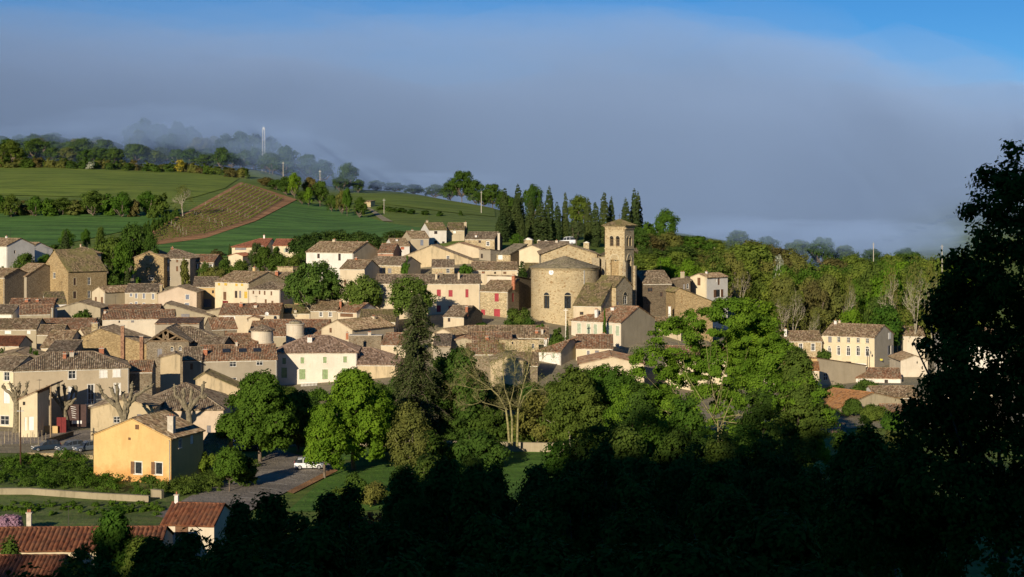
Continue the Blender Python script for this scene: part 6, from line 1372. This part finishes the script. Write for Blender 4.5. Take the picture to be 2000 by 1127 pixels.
wall_run('long pale wall behind the shady grove', [hit(760,878), hit(900,880), hit(1100,884)], 1.4, .4, DULL, 'garden_wall')
gt = empty('gate', (*hit(120,846), 0), 0, 'dark red double gate beside the ochre garden wall', 'gate')
for a, c in ((-.75,-.02),(.02,.75)): m = MB(); m.box(a, c, -.04, .04, .1, 2.9); m.box(a+.08, c-.08, -.07, -.041, 1.5, 1.58); m.build('gate_leaf', SHUT['rust'], gt)
# mural panel
mp_ = empty('painted_panel', (*hit(149,840), 0), 0, 'dark painted panel with white strokes beside the pollard tree', 'sign')
m = MB(); m.box(-1.6, 1.6, 0, .12, 1.0, 4.6); m.build('board', plain('dark_board', (.07,.04,.035)), mp_)
for i in range(6): m = MB(); m.tube([(-.9+.05*i, -.03, 4.3-i*.35), (-.1+.1*(i%2), -.03, 4.15-i*.35)], [.06,.04], 4); m.build('stroke', WOODW, mp_)
m = MB(); m.box(-.7, .9, -.06, -.01, 1.5, 2.0); m.build('notice', WOODW, mp_)
# balcony with railing on the pollard house, drawn as parts of the house
m = MB(); u0 = 11.2; m.box(u0, u0+8.5, -2.2, -.02, pH-6.1, pH-5.85); m.build('balcony', CONC, pol)
m = MB()
for i in range(29): m.box(u0+i*.3, u0+i*.3+.035, -2.17, -2.13, pH-5.85, pH-4.95)
m.box(u0, u0+8.5, -2.19, -2.12, pH-4.97, pH-4.92)
for k in range(4): m.box(u0+k*2.7+.1, u0+k*2.7+.25, -2.1, -1.95, 0, pH-6.1)
m.build('railing', GALV, pol)
# balustrade of the white house
m = MB(); wz_ = EYE-(754-YH)*290/F-wh.location.z; m.box(5.0, 8.2, -2.3, -.02, wz_-.2, wz_); m.box(5.0, 8.2, -2.3, -2.1, wz_+.8, wz_+.95)
for i in range(12): m.lathe([(.05, wz_), (.09, wz_+.25), (.05, wz_+.6), (.08, wz_+.8)], 8, (5.15+i*.26, -2.2))
for q in (5.2, 8.0): m.box(q-.15, q+.15, -2.3, -2.0, 0, wz_-.2)
m.build('balcony', WOODW, wh)
# skylights
for px, py in ((442,685),(474,683),(502,682)):
    ar = R(12); Lx, Ly, Lz = root_sky.location; v = 3.4; pitch = .36; ox, oy = Lx-v*math.sin(ar), Ly+v*math.cos(ar); k_ = (px-1000)/F; u = (k_*oy-ox)/(math.cos(ar)-k_*math.sin(ar))
    Hs = EYE-(704-YH)*280/F-Lz; f = MB(); z_ = lambda vv: Hs+vv*pitch+.14
    f.add([(u-.7,v-.7,z_(v-.7)),(u+.7,v-.7,z_(v-.7)),(u+.7,v+.7,z_(v+.7)),(u-.7,v+.7,z_(v+.7)),(u-.7,v-.7,z_(v-.7)+.1),(u+.7,v-.7,z_(v-.7)+.1),(u+.7,v+.7,z_(v+.7)+.1),(u-.7,v+.7,z_(v+.7)+.1)], [(4,5,6,7),(0,1,5,4),(1,2,6,5),(2,3,7,6),(3,0,4,7)])
    f.build('skylight', GLASS, root_sky)
# satellite dish
d_ = P(521, 613, 331); ds = empty('satellite_dish', d_, R(20), 'white satellite dish on the edge of the rust roof', 'satellite dish')
m = MB(); m.lathe([(0, 0), (.25, .03), (.42, .1), (.42, .12), (0, .03)], 20); q = m.build('dish', WOODW, ds); q.rotation_euler = (R(75), 0, 0)
m = MB(); m.tube([(0,.1,-.7),(0,.1,0)], [.03,.03], 5); m.build('bracket', GALV, ds)
# poles
def pole(px, ytop, ybot_D, label, r=.14, mat=None, group=None):
    D = ybot_D; x = (px-1000)*D/F; g = zt1(x, D)-.3; o = empty('utility_pole', (x, D, g), 0, label, 'pole', group); H = EYE-(ytop-YH)*D/F-g
    m = MB(); m.tube([(0,0,0),(0,0,H)], [r, r*.7], 6); m.build('shaft', mat or CONC, o)
    m = MB(); m.box(-.5,.5,-.06,.06,H-.6,H-.5); m.build('crossarm', GALV, o)
pole(553, 316, 640, 'concrete pole on the wooded skyline, left of the other', .14); pole(625, 332, 600, 'concrete pole on the skyline, above the dark round bush', .14)
pole(940, 373, 590, 'tall white pole in the right meadow', .15); pole(1840, 478, 440, 'tall pale pole at the right of the wood', .14); pole(1706, 474, 520, 'thin pole in the foggy trees at right', .15)
pole(750, 388, 560, 'small pole in the meadow beside the bushes', .12); pole(40, 795, 214, 'rusty iron post beside the leftmost pollard tree', .13, plain('rusty_post', (.07,.035,.02)))
# lattice mast
D = 745; x = (515-1000)*D/F; g = zt1(x, D)-.5; Hm = EYE-(250-YH)*D/F-g; ms = empty('lattice_mast', (x, D, g), 0, 'faint steel lattice mast rising from the foggy wooded hill', 'mast'); m = MB(); n_ = 16; b = .8
for i in range(n_):
    z0, z1 = Hm*i/n_, Hm*(i+1)/n_; w0, w1 = b*(1-.45*i/n_), b*(1-.45*(i+1)/n_); c0 = [(-w0,-w0,z0),(w0,-w0,z0),(w0,w0,z0),(-w0,w0,z0)]; c1 = [(-w1,-w1,z1),(w1,-w1,z1),(w1,w1,z1),(-w1,w1,z1)]
    for k in range(4): m.tube([c0[k], c1[k]], [.045,.045], 4, False); m.tube([c0[k], c1[(k+1)%4]], [.022,.022], 3, False); m.tube([c1[k], c1[(k+1)%4]], [.022,.022], 3, False)
m.build('lattice', GALV, ms)
for k in range(3): m = MB(); m.box(-.3+k*.3,-.2+k*.3,-.5,-.4,Hm-.9,Hm+.5); m.build('antenna', GALV, ms)
# vineyard rows
TIMBER_P = plain('weathered_post', (.42,.38,.30))
rngv = np.random.default_rng(3); NR = 11
for r_ in range(NR):
    t = (r_+.5)/NR; ln = VA*(1-t)+VB*t; L = np.concatenate([[0], np.cumsum(np.hypot(*np.diff(ln, axis=0).T))]); n = int(L[-1]*10); q = rngv.uniform(0, L[-1], n)
    x = np.interp(q, L, ln[:, 0]); y = np.interp(q, L, ln[:, 1]); p = np.stack([x+rngv.normal(size=n)*.1, y+rngv.normal(size=n)*.1, zt(x, y)+.4+rngv.uniform(.1, .55, n)], 1)
    x0, y0 = ln[0]; p[:, 0] -= x0; p[:, 1] -= y0; v = quads(rngv, p, rngv.normal(size=(n, 3)), .17)
    o = empty('vine_row', (x0, y0, 0), 0, '%s vine row of the hillside vineyard, counted from the lower right edge' % ORD[r_], 'vine row', 'vine rows'); meshnp('foliage', v[0], v[1], L_['spring'], o, rnd_=v[2])
    np_ = 6
    for j in range(np_):
        qq = L[-1]*(j+.5)/np_+(r_ % 2)*2; xx, yy = float(np.interp(qq, L, ln[:, 0])), float(np.interp(qq, L, ln[:, 1]))
        if r_ == 0 and j == 0:
            m = MB(); m.tube([(0,0,0),(0,0,1.9)], [.045,.04], 4); PO = m.build('post', TIMBER_P, o); c = PO
        else: c = PO.copy(); link(c, o)
        c.location = (xx-x0, yy-y0, zt1(xx, yy))
# ---------------------------------------------------------------- cars
TYRE = plain('tyre', (.02,.02,.02), .8); RIMM = plain('wheel_rim', (.45,.45,.46), .35, .6, .05); LAMP = plain('headlamp', (.7,.72,.72), .15, 0, .02)
def car(loc, rz, paint, label, cat='car', L=4.1, Wd=1.7, Hh=1.5, group=None, wagon=True):
    root = empty('parked_car', loc, rz, label, cat, group)
    xs = [0, .03, .12, .30, .38, .50, .72, .88, .97, 1.0]       # front to rear, along +x from the nose
    low = [.35, .25, .22, .22, .22, .22, .22, .22, .26, .36]
    belt = [.50, .62, .70, .82, .86, .88, .90, .92, .92, .86]
    top = [.52, .64, .72, .84, 1.22, 1.46, 1.50, 1.44, 1.12, .88] if wagon else [.52, .64, .72, .84, 1.2, 1.42, 1.38, 1.05, .95, .86]
    hw = [.62, .76, .82, .85, .85, .85, .85, .84, .80, .72]; k = Hh/1.5
    m = MB()
    for i, t in enumerate(xs):
        x = (t-.5)*L; w = hw[i]*Wd/1.7
        m.v += [(x, -w*.92, low[i]*k), (x, -w, (low[i]+.22)*k), (x, -w*.98, belt[i]*k), (x, w*.98, belt[i]*k), (x, w, (low[i]+.22)*k), (x, w*.92, low[i]*k)]
    for i in range(len(xs)-1):
        for j in range(6): a = i*6+j; b = i*6+(j+1) % 6; m.f.append((a, b, b+6, a+6))
    m.f.append(tuple(range(6))[::-1]); m.f.append(tuple(len(xs)*6-6+j for j in range(6)))
    body = m.build('body', paint, root, True)
    bv = body.modifiers.new('b', 'BEVEL'); bv.width = .03; bv.segments = 2
    g = MB(); r = MB()
    idx = [i for i in range(len(xs)) if top[i]-belt[i] > .02]; base = 0
    for i in [3]+[q for q in idx if q > 3]:
        x = (xs[i]-.5)*L; w = hw[i]*Wd/1.7; tw = w*.80; g.v += [(x, -w*.95, belt[i]*k-.02), (x, -tw, top[i]*k), (x, tw, top[i]*k), (x, w*.95, belt[i]*k-.02)]
    nn = len(g.v)//4
    for i in range(nn-1):
        for j in range(3): a = i*4+j; g.f.append((a, a+1, a+5, a+4))
    g.f.append((0,1,2,3)); g.f.append((nn*4-4, nn*4-3, nn*4-2, nn*4-1)); g.build('windows', GLASS, root)
    sel = [q for q in idx if q > 3 and top[q] > 1.15]
    for i in sel: x = (xs[i]-.5)*L; tw = hw[i]*Wd/1.7*.80; r.v += [(x, -tw-.02, top[i]*k+.015), (x, tw+.02, top[i]*k+.015), (x, -tw-.02, top[i]*k-.06), (x, tw+.02, top[i]*k-.06)]
    for i in range(len(sel)-1):
        a = i*4; r.f += [(a, a+1, a+5, a+4), (a, a+4, a+6, a+2), (a+1, a+3, a+7, a+5), (a+2, a+6, a+7, a+3)]
    for s in (-1, 1):
        for px_ in (.52, .70): x = (px_-.5)*L; r.add([(x-.04, s*Wd*.485, .88*k), (x+.04, s*Wd*.485, .88*k), (x+.04, s*Wd*.41, 1.46*k), (x-.04, s*Wd*.41, 1.46*k)], [(0,1,2,3)])
    r.build('roof', paint, root)
    for xx in (.17, .81):
        for s in (-1, 1):
            w = MB(); w.tube([(0, -.1, 0), (0, .1, 0)], [.31, .31], 18); o = w.build('wheel', TYRE, root); o.location = ((xx-.5)*L, s*(Wd/2-.1), .31)
            w = MB(); w.tube([(0, s*.101, 0), (0, s*.118, 0)], [.2, .18], 14); w.build('rim', RIMM, o)
    for s in (-1, 1):
        w = MB(); w.box(-.5*L-.01, -.5*L+.16, s*.48-.13, s*.48+.13, .58*k, .70*k); w.build('headlight', LAMP, root)
        w = MB(); w.box(.5*L-.12, .5*L+.01, s*.62-.06, s*.62+.06, .75*k, 1.0*k); w.build('tail_light', SHUT['red'], root)
    w = MB(); w.box(-.5*L-.03, -.5*L+.02, -.26, .26, .38, .49); w.build('number_plate', WOODW, root)
    w = MB()
    for s in (-1, 1): w.box(-.13*L, -.13*L+.1, s*(Wd/2)+(-.08 if s < 0 else 0), s*(Wd/2)+(0 if s < 0 else .08), .92*k, 1.04*k)
    w.build('mirror', paint, root)
    return root
PW = plain('white_car_paint', (.75,.76,.77), .25, 0, .02); PG = plain('grey_car_paint', (.13,.16,.20), .25, .3, .05); PB = plain('blue_car_paint', (.03,.05,.08), .25, .2, .05); PL = plain('light_blue_car_paint', (.25,.36,.45), .25, .2, .05)
x, y = hit(604, 917); car((x, y, .13), R(186), PW, 'white hatchback parked under the low bright green tree')
x, y = hit(137, 880); car((x, y, .1), R(38), PG, 'dark grey car, left of the two parked by the yellow house', group=None)
x, y = hit(170, 881); car((x, y, .1), R(38), PG, 'grey car parked closest to the yellow house')
x, y = hit(90, 880); car((x, y, .1), R(30), PB, 'dark blue car behind the scrub, leftmost of the parked cars')
x, y = hit(460, 878); car((x, y, .1), R(20), PL, 'light blue car half hidden behind the round green bush', wagon=False)
x, y = hit(486, 880); car((x, y, .1), R(20), PB, 'dark car right of the light blue one', wagon=False)
x, y = P(1105, 476, 418)[:2]; v_ = car((x, y, P(0,478,418)[2]), R(4), PW, 'white van roof showing between the church nave and the cypresses', 'van', L=5.2, Wd=1.9, Hh=2.2)
# cemetery tombs
for i, (px, pyb, w_, h_, D) in enumerate([(1031,477,17,11,412),(1145,482,11,10,420),(1052,476,6,8,418),(1066,478,5,10,420),(1080,478,5,7,421)]):
    p = P(px, pyb, D); s = D/F; g = zt1(p[0], D)-.2; o = empty('tomb', (p[0], D, g), R(-12), '%s stone tomb from the left at the foot of the cypresses' % ORD[i], 'tomb', 'cemetery tombs'); hz = max(1.5, p[2]-g+h_*s*.75); m = MB()
    W2 = w_*s/2; m.box(-W2, W2, 0, W2*1.6, 0, hz); m.build('body', STNP, o)
    m = MB(); m.add([(-W2-.1,-.1,hz),(W2+.1,-.1,hz),(0,-.1,hz+W2*.55),(-W2-.1,W2*1.6+.1,hz),(W2+.1,W2*1.6+.1,hz),(0,W2*1.6+.1,hz+W2*.55)], [(0,1,2),(3,5,4),(0,2,5,3),(1,4,5,2),(0,3,4,1)]); m.build('roof', SURR, o)
# field hut
p = hit(718, 404); H_('tiny stone hut at the end of the track', 708, 724, 394, p[1], -20, 4, 'shedf', .1, STNP, TB_, [], genoise=False, name='hut', cat='hut', rib=.4)
# street lamps and sign by the arched window house
def lamp(px, ytop, ybot, D, label, arm):
    x = (px-1000)*D/F; g = max(zt1(x, D)-.1, -1); H = EYE-(ytop-YH)*D/F-g; o = empty('street_lamp', (x, D, g), 0, label, 'street lamp'); m = MB(); m.tube([(0,0,0),(0,0,H)], [.09,.06], 6); m.build('post', IRON if arm > 0 else CONC, o)
    m = MB(); m.tube([(0,0,H-.1),(arm*.5,0,H+.35),(arm,0,H+.05)], [.04,.04,.03], 5); m.build('bracket', IRON if arm > 0 else CONC, o)
    m = MB(); m.lathe([(.04,H),(.2,H-.1),(.14,H-.5),(.05,H-.55)], 8, (arm, 0)); m.build('lantern', plain('lamp_glass', (.3,.28,.22), .3), o)
lamp(1694, 686, 716, 342, 'iron lamp post with bracket lantern before the arched windows', .7); lamp(1753, 624, 640, 372, 'grey street lamp with curved arm at the wood edge', -1.6)
ps = P(1713, 702, 348); sg = empty('sign', ps, R(-28), 'small yellow sign on the corner of the house with arched windows', 'sign'); m = MB(); m.box(0, 1.3, -.12, -.04, -.2, .2); m.build('board', plain('yellow_sign', (.55,.48,.08)), sg)
m = MB(); m.box(.0, .06, -.04, .3, -.05, .05); m.build('bracket', IRON, sg)
# thin stakes of the young plot at left
VS = plain('stake', (.30,.25,.16)); st0 = None
for i in range(26):
    px, py = 2+(i*7.3) % 88, 872-(i*5) % 24; x, y = hit(px, py)
    if st0 is None: m = MB(); m.tube([(0,0,0),(0,0,1.3)], [.045,.04], 4); o = m.build('stake', VS); st0 = o
    else: o = st0.copy(); link(o)
    o.location = (x, y, .05); tag(o, 'thin wooden stake standing in the small plot left of the parked cars', 'stake', 'stakes in the small plot')
# tall thin chimney beside the cottage with the white framed window
x, y, z = P(974, 455, 401); g = zt1(x, y); m = MB(); hc = z-g; o = empty('tall_chimney', (x, y, g), 0, 'tall slim pale chimney against the dark cottage side', 'chimney'); m.box(-.28,.28,-.25,.25,0,hc-.2); m.build('stack', PALE, o); m = MB(); m.box(-.36,.36,-.33,.33,hc-.2,hc); m.build('cap', CONC, o)
# unseen trees added along the crest behind the camera to shade the slope
rb = np.random.default_rng(77); lob = []
for i in range(170):
    p = rb.uniform(-190, 90); s = rb.uniform(-100, -82); x = p*SY+s*SX; y = -p*SX+s*SY; z = np.interp(p, PR[0], PR[1])-3; lob.append((x, y, z-rb.uniform(0, 3), 4.5, 4.5, 4.5))
v = leaves(rb, lob, 900, 42000, 1.7, .5); tag(meshnp('woodland', v[0], v[1], L_['dark'], rnd_=v[2]), 'unseen woodland added on the crest behind the viewer to shade the slope', 'woodland', kind='stuff')
